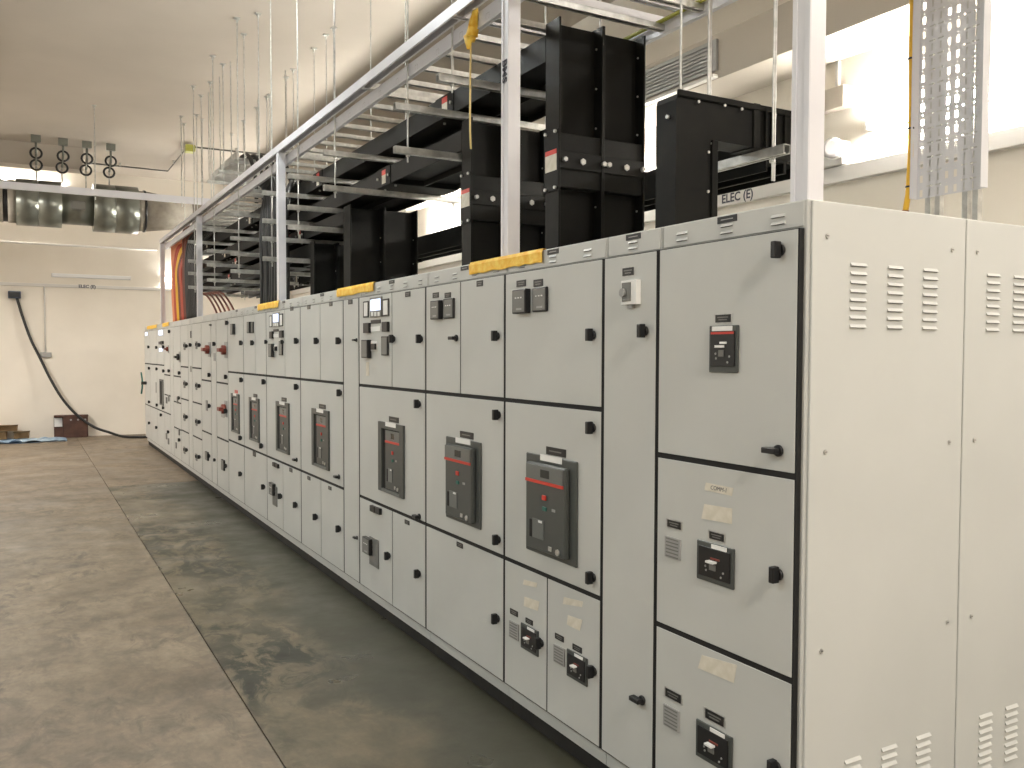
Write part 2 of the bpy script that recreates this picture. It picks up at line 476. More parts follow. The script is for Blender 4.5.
R3 = lambda s1=(), s2=(), s3=(): [(1.52, ZT, s1), (0.762, 1.52, s2), (ZB, 0.762, s3)]
cabinet(0.0, 0.665, 'nearest cabinet with three stacked breaker doors and paper labels, its beige side in full view',
        [(1.377, ZT, ()), (0.76, 1.377, ()), (ZB, 0.76, ())], header=3, first=True)
cabinet(0.665, 1.003, 'tall narrow single-door cabinet with a small thermostat, second from the near end', [(ZB, ZT, ())], header=1)
cabinet(1.003, 1.806, 'cabinet with two dark meters on top and two small breaker doors below a large breaker', R3((), (), (0.51,)), header=3)
cabinet(1.806, 2.735, 'cabinet with split top doors and one plain lower door under a protruding large breaker', R3((0.515,), (), ()), header=4)
cabinet(2.735, 3.858, 'cabinet with a lit screen and selector switches, the lit one nearest the camera', R3((0.46,), (), (0.46,)), header=5)
cabinet(3.858, 4.19, 'tall narrow blank cabinet between two large breaker cabinets, midway along the row', [(ZB, ZT, ())], plate=False)
cabinet(4.19, 5.29, 'cabinet with two plain doors above and two plain doors below a recessed breaker', R3((0.5,), (), (0.5,)), header=5)
cabinet(5.29, 6.44, 'cabinet with a lit screen beside the second white post, under the black cable bundle', R3((0.42,), (), (0.5,)), header=5)
cabinet(6.44, 7.40, 'cabinet with a curved-bottom breaker window, next beyond the cabinet with the second lit screen', R3((0.46,), (), ()), header=4)
cabinet(7.40, 8.19, 'cabinet with a narrow recessed breaker under a red tag, farthest of the midway breaker cabinets', R3((), (), ()), header=3)
R3b = lambda: [(1.384, ZT, ()), (0.735, 1.384, ()), (ZB, 0.735, ())]
cabinet(8.19, 8.852, 'cabinet with two red-brown rotary handles, the nearer of the red-handled pair', R3b(), plate=False)
cabinet(8.852, 9.18, 'narrow cable-way cabinet between the two cabinets with red-brown rotary handles', [(ZB, ZT, ())], plate=False)
cabinet(9.18, 9.833, 'cabinet with one red-brown rotary handle at the top, farther of the red-handled pair', R3b(), plate=False)
R4 = lambda: [(1.527, ZT, ()), (1.067, 1.527, ()), (0.61, 1.067, ()), (ZB, 0.61, ())]
cabinet(9.833, 10.524, 'four-drawer motor cabinet just beyond the red-handled pair', R4(), plate=False)
cabinet(10.524, 10.84, 'narrow cable-way cabinet between the two four-drawer cabinets', [(ZB, ZT, ())], plate=False)
cabinet(10.84, 11.5, 'four-drawer motor cabinet, the farther of the two', R4(), plate=False)
cabinet(11.5, 12.196, 'cabinet with one large black rotary switch high up, in the far third of the row', [(1.376, ZT, ()), (0.99, 1.376, ()), (0.60, 0.99, ()), (ZB, 0.60, ())], plate=False)
cabinet(12.196, 12.523, 'narrow shadowed cable-way cabinet in the far third of the row', [(ZB, ZT, ())], plate=False)
cabinet(12.523, 13.187, 'cabinet with a small red switch at its top, far end of the row', [(1.372, ZT, ()), (1.053, 1.372, (0.5,)), (0.764, 1.053, (0.5,)), (ZB, 0.764, (0.5,))], plate=False)
cabinet(13.187, 14.035, 'far cabinet with a white lit display above a slim black breaker', R3(), plate=False)
cabinet(14.035, 14.936, 'plain far cabinet, last but one of the row', R3(), plate=False)
cabinet(14.936, 15.737, 'last cabinet of the row, by the far wall, with a long dark green lever', R3(), plate=False)
CABS = [o for o in COL.objects if o.name.startswith('switchgear_cabinet')]

# side of the nearest cabinet: two sheet panels with pressed louvres and screws
near = CABS[0]
for (x0, x1, cols) in ((0.012, 0.742, (0.212, 0.385, 0.558)), (0.748, DEPTH-0.004, (0.90, 1.055, 1.21))):
    sp = bx('side_panel', near, x0, x1, -0.008, 0.001, 0.16, 2.196, 'paint', 0.002)
    for c in cols:
        for k in range(8):
            louvre(sp, 'y', -0.008, c, 2.010-0.0268*k, 0.072)
            louvre(sp, 'y', -0.008, c+0.012, 0.468-0.0268*k, 0.072)
    if x0 < 0.5:
        scr = [(827, 236), (825, 452), (821, 651), (952, 250), (949, 442), (947, 622)]
    else:
        scr = [(977, 252), (974, 440), (971, 616)]
    for q in scr:
        p = hit(q[0], q[1], 1, -0.008)
        m = MB().tube([(p.x, -0.008, p.z), (p.x, -0.012, p.z)], 0.0075, 'silver', 8)
        m.box(p.x-0.005, p.x+0.005, -0.0125, -0.0118, p.z-0.001, p.z+0.001, 'gap')
        m.build('screw', sp)

# ------------------------------------------------------------------ door fittings
def door_at(y, z):
    for (a, b, c, d, o) in DOORS:
        if a <= y <= b and c <= z <= d:
            return o
    return min(DOORS, key=lambda q: abs((q[0]+q[1])/2-y)+abs((q[2]+q[3])/2-z))[4]
RANGE = {q[4].name: q[:4] for q in DOORS}
def inside(d, y, half):
    a, b = RANGE[d.name][:2]
    lo, hi = a+half+0.012, b-half-0.012
    return y if lo >= hi else min(max(y, lo), hi)
def rect(x0, yt, x1, yb, depth=0.0):
    ya, zt = fr(x0, yt, DX-depth)
    yc, zb = fr(x1, yb, DX-depth)
    return min(ya, yc), max(ya, yc), zb, zt
def knob(px, py, turned=False, small=False):
    y, z = fr(px, py, DX-0.018)
    d = door_at(y, z)
    s = 0.75 if small else 1.0
    y = inside(d, y, 0.030)
    m = MB()
    m.tube([(DX, y, z), (DX-0.010*s, y, z)], 0.019*s, 'black', 10)
    if turned:
        m.box(DX-0.034*s, DX-0.008*s, y-0.012*s, y+0.044*s, z-0.009*s, z+0.009*s, 'black')
    else:
        m.box(DX-0.036*s, DX-0.008*s, y-0.009*s, y+0.011*s, z-0.024*s, z+0.026*s, 'black')
    m.build('latch_knob', d, 0.0025*s)
def nameplate(x0, yt, x1, yb, frame=False):
    a, b, c, e = rect(x0, yt, x1, yb)
    zc, hh = (c+e)/2, max(e-c, 0.36*(b-a))/2
    c, e = zc-hh, zc+hh
    d = door_at((a+b)/2, (c+e)/2)
    m = MB()
    if frame:
        m.box(DX-0.0012, DX, a-0.008, b+0.008, c-0.004, e+0.004, 'silver')
    m.box(DX-0.003, DX, a, b, c, e, 'black')
    h = e-c
    for k, wv in ((0.66, 0.36), (0.34, 0.28)):
        m.box(DX-0.0034, DX-0.003, (a+b)/2-(b-a)*wv, (a+b)/2+(b-a)*wv, c+h*k-h*0.07, c+h*k+h*0.07, 'grey')
    m.build('nameplate', d)
def paper(corners, words=None):
    """paper strip stuck on a door; corners clockwise from the top left"""
    P = [fr(px, py) for px, py in corners]
    yc = sum(q[0] for q in P)/4; zc = sum(q[1] for q in P)/4
    d = door_at(yc, zc)
    x = DX-0.0004
    m = MB()
    m.add([(x, *q) for q in P]+[(x-0.0008, *q) for q in P], [(4, 5, 6, 7), (0, 4, 7, 3), (1, 2, 6, 5), (0, 1, 5, 4), (3, 7, 6, 2)], 'paper')
    m.build('paper_label', d)
    if words:
        up_ = Vector((0, P[0][0]-P[3][0], P[0][1]-P[3][1])); rd = Vector((0, P[1][0]-P[0][0], P[1][1]-P[0][1]))
        h = up_.length
        n = len(words)
        rd.normalize()
        uv = (up_-rd*up_.dot(rd)).normalized()
        for k, wd in enumerate(words):
            c = Vector((x-0.0010, yc, zc))+uv*h*((n-1)/2-k)/n
            text_mesh('handwriting', wd, h*0.74/n, c, rd, uv, 'ink', d, 0.0002, 0.2)
def grille(x0, yt, x1, yb, mat='lgrey'):
    a, b, c, e = rect(x0, yt, x1, yb)
    d = door_at((a+b)/2, (c+e)/2)
    zc, hh = (c+e)/2, max(e-c, 0.9*(b-a))/2
    c, e = zc-hh, zc+hh
    m = MB().box(DX-0.006, DX, a, b, c, e, mat)
    n = 6
    for k in range(n):
        z = c+(e-c)*(k+0.5)/n
        m.box(DX-0.0075, DX-0.006, a+(b-a)*0.1, b-(b-a)*0.1, z-(e-c)*0.03, z+(e-c)*0.03, 'grey')
    m.build('vent_filter', d)
def mccb(x0, yt, x1, yb, red=False):
    a, b, c, e = rect(x0, yt, x1, yb)
    d = door_at((a+b)/2, (c+e)/2)
    wv, h = b-a, e-c
    bx('breaker_plate', d, DX-0.008, DX, a, b, c, e, 'breaker', 0.002)
    f = DX-0.008
    bx('breaker_face', d, f-0.004, f, a+wv*0.08, b-wv*0.08, c+h*0.13, e-h*0.12, 'black', 0.001)
    bx('breaker_tag', d, f-0.0025, f, a+wv*0.18, b-wv*(0.12 if red else 0.42), e-h*0.115, e-h*0.015, 'white')
    if red:
        bx('breaker_stripe', d, f-0.005, f-0.004, a+wv*0.1, b-wv*0.1, e-h*0.185, e-h*0.135, 'red')
    m = MB().box(f-0.022, f-0.004, a+wv*0.42, a+wv*0.62, c+h*0.53, c+h*0.58, 'white')
    m.box(f-0.006, f-0.004, a+wv*0.34, a+wv*0.58, c+h*0.61, c+h*0.655, 'redbrown' if not red else 'white')
    m.box(f-0.008, f-0.004, a+wv*0.44, a+wv*0.60, c+h*0.34, c+h*0.48, 'grey')
    m.build('breaker_toggle', d)
    m = MB()
    for (u, v) in ((0.24, 0.34), (0.72, 0.40), (0.30, 0.22), (0.70, 0.30)):
        m.tube([(f-0.004, a+wv*u, c+h*v), (f-0.006, a+wv*u, c+h*v)], 0.004, 'lgrey', 6)
    m.build('breaker_button', d)
def acb(x0, yt, x1, yb, out=0.0, tagged=True, tag_mat='black'):
    """air circuit breaker: cover frame on the door and the breaker front inside it (out>0: it stands proud)"""
    a, b, c, e = rect(x0, yt, x1, yb)
    d = door_at((a+b)/2, (c+e)/2)
    wv, h = b-a, e-c
    if out:
        bx('breaker_frame', d, DX-0.010, DX, a, b, c, e, 'breaker', 0.003)
        fa, fb, fc, fe = a+wv*0.12, b-wv*0.085, c+h*0.055, e-h*0.075
        front = DX-0.010-out
        bx('breaker_body', d, front, DX-0.010, fa, fb-wv*0.03, fc, fe, 'breaker', 0.006)
    else:
        m = MB()
        bw, t0 = wv*0.14, DX-0.014
        m.box(t0, DX, a, a+bw, c, e, 'breaker').box(t0, DX, b-bw, b, c, e, 'breaker')
        m.box(t0, DX, a+bw, b-bw, c, c+h*0.045, 'breaker_l').box(t0, DX, a+bw, b-bw, e-h*0.09, e, 'breaker')
        m.build('breaker_frame', d)
        fa, fb, fc, fe = a+bw, b-bw, c+h*0.045, e-h*0.09
        bx('breaker_recess', d, DX-0.0015, DX, fa, fb, fc, fe, 'gap')
        front = DX-0.006
        fb2 = fb-(fb-fa)*0.16
        fa, fb = fa+0.004, fb2
        bx('breaker_body', d, front, DX-0.0015, fa, fb, fc+h*0.01, fe-h*0.03, 'breaker', 0.002)
    bw, bh = fb-fa, fe-fc
    q = front
    bx('breaker_display', d, q-0.003, q, fa+bw*0.04, fb-bw*0.04, fe-bh*0.19, fe-bh*0.02, 'breaker_l', 0.001)
    bx('breaker_screen', d, q-0.004, q-0.003, fa+bw*0.36, fa+bw*0.58, fe-bh*0.15, fe-bh*0.06, 'glass')
    bx('breaker_stripe', d, q-0.0045, q, fa+bw*0.03, fb-bw*0.03, fe-bh*0.225, fe-bh*0.19, 'red')
    bx('breaker_button', d, q-0.006, q, fa+bw*0.44, fa+bw*0.53, fe-bh*0.40, fe-bh*0.345, 'red', 0.001)
    bx('breaker_button', d, q-0.006, q, fa+bw*0.43, fa+bw*0.52, fe-bh*0.52, fe-bh*0.475, 'green', 0.001)
    bx('breaker_window', d, q-0.002, q, fa+bw*0.22, fa+bw*0.30, fe-bh*0.505, fe-bh*0.475, 'lgrey')
    m = MB().box(q-0.004, q, fb-bw*0.50, fb-bw*0.22, fc+bh*0.14, fc+bh*0.36, 'breaker_l')
    m.box(q-0.005, q, fb-bw*0.22, fb-bw*0.15, fc+bh*0.14, fc+bh*0.34, 'gap')
    m.box(q-0.006, q-0.004, fb-bw*0.47, fb-bw*0.38, fc+bh*0.33, fc+bh*0.355, 'white')
    m.build('charging_handle', d)
    m = MB().box(q-0.003, q, fa+bw*0.30, fa+bw*0.38, fc+bh*0.045, fc+bh*0.095, 'silver')
    m.tube([(q, fa+bw*0.15, fc+bh*0.06), (q-0.006, fa+bw*0.15, fc+bh*0.06)], bw*0.045, 'silver', 8)
    m.build('racking_socket', d)
    if tagged:
        yc = a+wv*0.47
        bx('breaker_tag', d, DX-0.013, DX-0.0101 if out else DX-0.0141, yc-wv*0.2, yc+wv*0.22, e-h*0.05, e+h*0.012, 'white')
        m = MB().box(DX-0.003, DX, yc-wv*0.24, yc+wv*0.14, e+h*0.018, e+h*0.095, tag_mat)
        m.box(DX-0.0034, DX-0.003, yc-wv*0.16, yc+wv*0.08, e+h*0.05, e+h*0.062, 'grey')
        m.build('nameplate', d)
def meter(x0, yt, x1, yb, depth=0.03, face='grey', side='black', marks=True):
    a, b, c, e = rect(x0, yt, x1, yb, depth)
    d = door_at((a+b)/2, (c+e)/2)
    m = MB().box(DX-depth, DX, a, b, c, e, side)
    m.build('meter_case', d, 0.003)
    m = MB().box(DX-depth-0.0012, DX-depth, a+(b-a)*0.08, b-(b-a)*0.08, c+(e-c)*0.06, e-(e-c)*0.06, face)
    if marks:
        for k in range(3):
            u = a+(b-a)*(0.3+0.2*k)
            m.box(DX-depth-0.0024, DX-depth-0.0012, u-(b-a)*0.05, u+(b-a)*0.05, c+(e-c)*0.62, c+(e-c)*0.67, 'white')
        m.box(DX-depth-0.0024, DX-depth-0.0012, a+(b-a)*0.25, b-(b-a)*0.35, c+(e-c)*0.14, c+(e-c)*0.22, 'lgrey')
    m.build('meter_face', d)
def panelbox(name, x0, yt, x1, yb, mat, depth=0.006):
    a, b, c, e = rect(x0, yt, x1, yb, depth)
    d = door_at((a+b)/2, (c+e)/2)
    k = inside(d, (a+b)/2, (b-a)/2)-(a+b)/2
    a, b = a+k, b+k
    return bx(name, d, DX-depth, DX, a, b, c, e, mat, 0.001)
def rotary(px, py, mat, s=1.0):
    y, z = fr(px, py, DX-0.030*s)
    d = door_at(fr(px, py)[0], z)
    y = inside(d, y, 0.05*s)
    bx('handle_plate', d, DX-0.008, DX, y-0.045*s, y+0.045*s, z-0.06*s, z+0.06*s, 'lgrey', 0.002)
    m = MB().tube([(DX-0.008, y, z), (DX-0.035*s, y, z)], 0.036*s, mat, 12)
    m.box(DX-0.06*s, DX-0.03*s, y-0.045*s, y+0.045*s, z-0.014*s, z+0.014*s, mat)
    m.build('rotary_handle', d, 0.003)

# nearest cabinet
knob(777, 250); knob(775, 451, True); knob(775, 575); knob(773, 768)
nameplate(716, 315, 731, 322, True)
mccb(711, 326, 739, 373, True)
paper([(706, 482.5), (733.5, 488), (732, 496), (704.5, 490)], ['COMM-1'])
paper([(704.5, 504), (732.5, 508.5), (732, 524), (701.5, 518.5)])
nameplate(668, 520, 681, 529, True)
grille(666, 540, 681, 556)
nameplate(710, 532, 724, 541, True)
mccb(698.5, 539, 735, 590)
paper([(702, 655), (737, 665), (734, 683), (698, 668)])
nameplate(666, 690, 681, 701, True)
grille(664.5, 708, 680, 728)
nameplate(706, 711, 724, 724, True)
mccb(697.5, 718, 733, 776)
# narrow cabinet
nameplate(623, 268.5, 634, 275, True)
panelbox('thermostat_case', 621, 281, 636, 304, 'white', 0.022)
panelbox('thermostat_dial', 621.5, 283, 630, 301, 'grey', 0.026)
y_, z_ = fr(629, 293)
d_ = door_at(y_, z_)
MB().tube([(DX-0.026, y_, z_), (DX-0.036, y_, z_)], 0.016, 'lgrey', 12).build('thermostat_knob', d_)
panelbox('cable_gland', 627, 303, 632, 308, 'lgrey', 0.015)
knob(642, 331); knob(639, 701, True)
# two-meter cabinet
nameplate(517, 281, 526, 286); nameplate(534, 280, 543, 286)
meter(512, 290, 525, 313, 0.03)
meter(532, 288, 546, 311, 0.012)
knob(590, 335); knob(590, 428); knob(590, 578)
acb(528, 452, 578, 568, 0.026)
for q in ([(524, 579.5), (537.5, 583), (536.5, 587.5), (523, 584.5)], [(524.5, 596.5), (539.5, 601.5), (538, 611), (524, 606)],
          [(564, 597), (583, 601.5), (582, 607), (563, 604)], [(568, 615), (582.5, 620), (580, 631), (567, 624.5)]):
    paper(q)
nameplate(510.5, 609, 518, 616); nameplate(526, 618, 533, 625); nameplate(555.5, 634, 564, 641); nameplate(573, 644, 582, 653)
grille(510, 624, 519, 637); grille(554.5, 648, 565, 662)
mccb(522, 622, 539, 657); mccb(568, 648, 588, 687)
knob(541, 645); knob(591, 672)
# split-top cabinet
nameplate(433, 293, 439, 297.5); nameplate(445, 293, 451, 297.5); nameplate(477, 281, 483, 286)
meter(430, 301, 438.5, 319, 0.028); meter(443, 299, 453, 318, 0.012)
knob(456, 338, True); knob(495, 336)
acb(447.5, 436, 482, 530, 0.026)
knob(496, 415); knob(496, 540)
nameplate(457, 542, 463, 548); knob(495, 619)
# lit-screen cabinets
def lit_panel(x0, x1, yt, yb):
    """mimic: X,Y fractions of the door area given by its pixel box"""
    def q(u0, v0, u1, v1):
        return x0+(x1-x0)*u0, yt+(yb-yt)*v0, x0+(x1-x0)*u1, yt+(yb-yt)*v1
    panelbox('annunciator_frame', *q(0.06, 0.06, 0.22, 0.32), 'black', 0.006)
    panelbox('annunciator_window', *q(0.085, 0.08, 0.195, 0.30), 'white', 0.008)
    panelbox('annunciator_frame', *q(0.66, 0.02, 0.86, 0.30), 'black', 0.006)
    panelbox('annunciator_window', *q(0.685, 0.045, 0.82, 0.275), 'white', 0.008)
    panelbox('display_case', *q(0.27, 0.0, 0.62, 0.31), 'grey', 0.012)
    panelbox('display_screen', *q(0.29, 0.03, 0.60, 0.20), 'screen', 0.014)
    for k in range(3):
        panelbox('display_key', *q(0.31+0.1*k, 0.235, 0.37+0.1*k, 0.30), 'white', 0.015)
    panelbox('label_strip', *q(0.30, 0.37, 0.60, 0.42), 'black', 0.004)
    panelbox('label_strip', *q(0.30, 0.48, 0.60, 0.55), 'white', 0.004)
    panelbox('selector_switch', *q(0.06, 0.42, 0.22, 0.58), 'black', 0.02)
    panelbox('selector_switch', *q(0.64, 0.40, 0.80, 0.56), 'black', 0.02)
    meter(*q(0.0, 0.70, 0.19, 1.0), 0.03, marks=False)
    panelbox('selector_plate', *q(0.30, 0.72, 0.50, 0.88), 'white', 0.004)
    panelbox('selector_switch', *q(0.30, 0.76, 0.42, 0.86), 'black', 0.018)
    meter(*q(0.62, 0.64, 0.82, 0.96), 0.012, marks=False)
lit_panel(361, 393, 298, 358)
knob(390, 339); nameplate(405.5, 292, 410.5, 296.5); knob(419, 339)
acb(380, 421, 405, 499); knob(417, 404); knob(417, 517, True)
for x in (369.5, 374.5):
    panelbox('indicator_lamp', x, 505+(x-369.5)*0.4, x+4.5, 513+(x-369.5)*0.4, 'black', 0.02)
meter(362, 536, 369, 556, 0.03); grille(370, 536, 379, 569, 'grey')
knob(387, 556); nameplate(405, 520, 409.5, 524.5); knob(417, 574)
panelbox('paper_strip', 366, 362, 369, 376, 'paper', 0.001)
# slim blank cabinet
nameplate(348.5, 300, 352.5, 304); knob(356, 340, True, True); knob(355, 538, True, True)
# plain-door cabinet
for q in ((309, 307), (331, 304), (309, 478), (330, 488)):
    nameplate(q[0]-1.5, q[1]-1.8, q[0]+1.5, q[1]+2)
for q in ((316, 341), (338, 341), (339, 393), (315, 517), (338, 529)):
    knob(*q)
knob(337, 477, True)
acb(313, 408, 330, 471)
# second lit cabinet
lit_panel(268, 285, 313, 357)
knob(282, 342, False, True); nameplate(290.5, 307, 293.5, 310.5); knob(296, 341); knob(296, 387); knob(295, 460, True)
acb(277, 401, 290, 455)
for x in (272, 274.8):
    panelbox('indicator_lamp', x, 462+(x-272)*0.5, x+2.4, 467+(x-272)*0.5, 'black', 0.02)
meter(268.5, 482, 272.5, 496, 0.03); grille(273, 485, 277.5, 507, 'grey')
knob(281, 497); nameplate(289.5, 468.5, 292.5, 471.5); knob(295, 505)
# beyond
meter(246.5, 322, 249, 333, 0.03, marks=False); meter(250.3, 322, 252.8, 333, 0.012, marks=False); knob(252, 343); knob(264.5, 342, False, True)
acb(250, 397, 260, 443); knob(264, 382); knob(261, 446); nameplate(253, 452.5, 256, 455.5); knob(263, 487)
meter(230, 324, 232.4, 334.5, 0.03, marks=False); knob(241, 343)
acb(232, 393, 240, 434, tag_mat='red'); knob(241, 380); knob(240, 438); knob(240, 474)
# red-handled pair
rotary(222, 350, 'redbrown', 1.5); rotary(222, 409, 'redbrown', 1.5); knob(226, 323); knob(226, 377); knob(225.6, 411)
panelbox('switch_plate', 221, 412, 224, 418, 'lgrey'); meter(220.8, 459, 223.5, 471, 0.02, marks=False); knob(225.3, 466)
knob(214, 344); panelbox('cable_label', 213.3, 353, 215, 361, 'lgrey'); knob(214, 460, False, True)
rotary(206.8, 349.5, 'redbrown', 1.5); knob(209.5, 325, True, True); knob(209, 375); panelbox('switch_plate', 205.6, 400, 207.4, 411, 'grey'); knob(209, 406)
meter(204.8, 451, 207.4, 461, 0.02, marks=False); knob(208.5, 456)
# motor drawers
for (x, ys, w_) in ((199, (345, 386, 422, 457), 3.2), (186.4, (346, 384, 417, 450), 2.5)):
    for y in ys:
        knob(x, y)
        panelbox('switch_plate', x-w_-0.7, y-3.5, x-w_+0.7, y+4, 'grey', 0.012)
        knob(x-w_, y-0.5, False, True)
panelbox('cable_label', 190, 331, 191, 338, 'black'); knob(190.5, 345); panelbox('cable_label', 190.1, 366, 191, 372, 'grey')
rotary(177.5, 357, 'black', 1.3)
for q in ((179, 373), (178.6, 398), (179, 440), (169, 331.5), (169, 371), (168, 432), (163, 347), (163, 371), (163.4, 408), (160.8, 415), (156.2, 347.5), (156.5, 369), (156.5, 405), (156.2, 427.5), (148.3, 347), (149, 368.3), (149, 402), (149, 423)):
    knob(*q)
for (x, y) in ((177, 400), (178.6, 432), (175.6, 445), (166, 400), (168.2, 398), (166, 436), (168, 441)):
    panelbox('switch_plate', x-0.5, y-3, x+0.5, y+3.5, 'grey', 0.012)
rotary(166.4, 349, 'redbrown', 1.0)
panelbox('display_screen', 158.6, 330.5, 161.8, 335, 'screen', 0.01); panelbox('display_screen', 159, 348.5, 161.6, 351.5, 'screen', 0.01)
panelbox('selector_switch', 158.4, 341.6, 160, 344.4, 'black', 0.03); panelbox('selector_switch', 161, 341, 162.4, 344, 'black', 0.03)
panelbox('breaker_frame', 159.2, 379, 163, 406, 'breaker', 0.012); panelbox('breaker_body', 159.8, 381, 161.6, 404, 'gap', 0.016)
panelbox('vent_filter', 155.2, 382, 156.4, 393, 'lgrey', 0.006)
panelbox('display_screen', 145.2, 332.5, 146.8, 335.5, 'screen', 0.01)
y_, z_ = fr(146.5, 383)
dd = door_at(y_, z_)
m = MB().tube([(DX, y_, z_), (DX-0.09, y_, z_)], 0.03, 'black', 10)
m.tube([(DX-0.09, y_, z_-0.2), (DX-0.075, y_, z_-0.09), (DX-0.07, y_, z_), (DX-0.075, y_, z_+0.09), (DX-0.09, y_, z_+0.2)], 0.014, 'green', 8)
m.build('racking_lever', dd)

# ------------------------------------------------------------------ caution tape along the top edge
def tape_strip(y0, y1, label):
    m = MB()
    n = 14
    vs, fs = [], []
    prof = [(0.010, 2.2025), (-0.006, 2.206), (-0.0135, 2.19), (-0.0135, 2.152), (-0.0125, 2.146)]
    for i in range(n+1):
        y = y0+(y1-y0)*i/n
        for k, (a, z) in enumerate(prof):
            jitter = random.uniform(-0.004, 0.004) if k else 0
            vs.append((a-abs(jitter)*0.6, y, z+(jitter if k in (3, 4) else 0.0)))
    P = len(prof)
    for i in range(n):
        for k in range(P-1):
            fs.append((i*P+k, i*P+k+1, (i+1)*P+k+1, (i+1)*P+k))
    m.add(vs, fs, 'tape')
    vs2 = [(v[0]+0.0015 if k % P else v[0], v[1], v[2]-0.0015) for k, v in enumerate(vs)]
    m.add(vs2, [f[::-1] for f in fs], 'tape')
    return tag(m.build('caution_tape'), label, 'tape', 'yellow tape strips on the cabinet top edge')
tape_strip(1.48, 2.20, 'longest yellow tape strip, folded over the cabinet tops at the second post')
tape_strip(3.60, 4.36, 'yellow tape strip folded over the cabinet tops above the slim blank cabinet')
tape_strip(6.02, 6.80, 'short yellow tape strip on the cabinet tops at the foot of the third post')
tape_strip(12.7, 13.4, 'yellow tape strip on the cabinet tops below the red and orange cables')
tape_strip(14.1, 15.4, 'farthest yellow tape strip, at the last cabinets of the row')
# ------------------------------------------------------------------ strut frame with cable ladder above the row
Z1 = 3.57
fx = thing('cable_support_frame', (0.5, 7, 2.2), 'white and galvanised steel frame of posts, rails and ladder rungs standing on the cabinets', 'frame')
PW = 0.068
def post(y):
    x0 = 0.012
    m = MB()
    m.box(x0+0.004, x0+PW, y-PW/2, y+PW/2, 2.2, Z1-0.03, 'post')
    m.box(x0, x0+0.004, y-PW/2, y-PW/2+0.018, 2.2, Z1-0.03, 'post')
    m.box(x0, x0+0.004, y+PW/2-0.018, y+PW/2, 2.2, Z1-0.03, 'post')
    return m.build('post', fx, 0.001)
POSTS = [0.048, 1.875, 6.13, 10.3, 13.75]
for y in POSTS:
    post(y)
text_mesh('lettering', 'BMS', 0.062, (0.0115, 1.875, 3.09), (0, 0, -1), (0, -1, 0), 'ink', fx, bold=0.03)
def channel(name, p0, p1, wv, h, mat, lip=True):
    """C-channel along x or y, open below"""
    x0, y0, z0 = p0; x1, y1, _ = p1
    m = MB()
    if abs(x1-x0) > abs(y1-y0):
        m.box(x0, x1, y0-wv/2, y0+wv/2, z0+h-0.004, z0+h, mat)
        m.box(x0, x1, y0-wv/2, y0-wv/2+0.004, z0, z0+h-0.004, mat).box(x0, x1, y0+wv/2-0.004, y0+wv/2, z0, z0+h-0.004, mat)
        m.box(x0, x1, y0-wv/2+0.004, y0-wv/2+0.013, z0, z0+0.003, mat).box(x0, x1, y0+wv/2-0.013, y0+wv/2-0.004, z0, z0+0.003, mat)
    else:
        m.box(x0-wv/2, x0+wv/2, y0, y1, z0+h-0.004, z0+h, mat)
        m.box(x0-wv/2, x0-wv/2+0.004, y0, y1, z0, z0+h-0.004, mat).box(x0+wv/2-0.004, x0+wv/2, y0, y1, z0, z0+h-0.004, mat)
        m.box(x0-wv/2+0.004, x0-wv/2+0.013, y0, y1, z0, z0+0.003, mat).box(x0+wv/2-0.013, x0+wv/2-0.004, y0, y1, z0, z0+0.003, mat)
    return m.build(name, PARENT[0])
PARENT = [fx]
channel('top_rail', (0.043, 0.0, Z1-0.03), (0.043, 13.79, 0), PW, 0.062, 'post')
channel('ladder_rail', (0.115, 0.05, 3.452), (0.115, 13.79, 0), 0.03, 0.082, 'post')
channel('ladder_rail', (1.01, 0.05, 3.452), (1.01, 13.79, 0), 0.03, 0.082, 'post')
y = 0.36
while y < 13.7:
    if not (1.95 < y < 2.2 or 6.65 < y < 7.7 or 11.4 < y < 13.65):
        channel('rung', (0.10, y, 3.468), (1.025, y, 0), 0.042, 0.03, 'galv')
    y += 0.31
for y in (0.75, 1.79, 1.995, 2.45, 3.9, 6.13, 8.3, 9.9, 11.03, 13.75):
    channel('cross_strut', (0.012, y, 3.5355), (1.08, y, 0), 0.042, 0.042, 'post' if y < 3 else 'galv')
tag(MB().tube([(0.975, 0.1, 3.512)]+[(0.975+0.006*math.sin(k*1.3), 0.1+0.7*k, 3.512) for k in range(1, 19)], 0.012, 'earth', 6).build('earth_cable'),
    'green and yellow earth cable lying along the back rail of the ladder', 'cable')

# yellow ribbon knotted to the ladder
yy = 2.36
t = thing('caution_ribbon', (0.075, yy, 2.83), 'knotted yellow tape ribbon hanging from the cable ladder beside the second post', 'ribbon')
m = MB()
for k, (dx, dy, z0, z1, ra, rb) in enumerate(((0.0, -0.04, 3.56, 3.47, 0.012, 0.03), (0.0, -0.01, 3.49, 3.42, 0.022, 0.036), (0.01, 0.02, 3.45, 3.40, 0.03, 0.02), (-0.012, 0.03, 3.43, 3.36, 0.026, 0.012), (0.012, -0.02, 3.47, 3.43, 0.016, 0.026))):
    m.tube([(0.085+dx, yy+dy, z0), (0.085+dx*0.4, yy+dy*0.6+0.012, z1)], ra, 'tape', 5, rb)
m.build('knot', t)
MB().tube([(0.085, yy+0.02, 3.37), (0.087, yy+0.03, 3.2), (0.088, yy+0.034, 3.05), (0.086, yy+0.03, 2.93), (0.082, yy+0.012, 2.83)], 0.0055, 'ribbon', 5).build('tail', t)

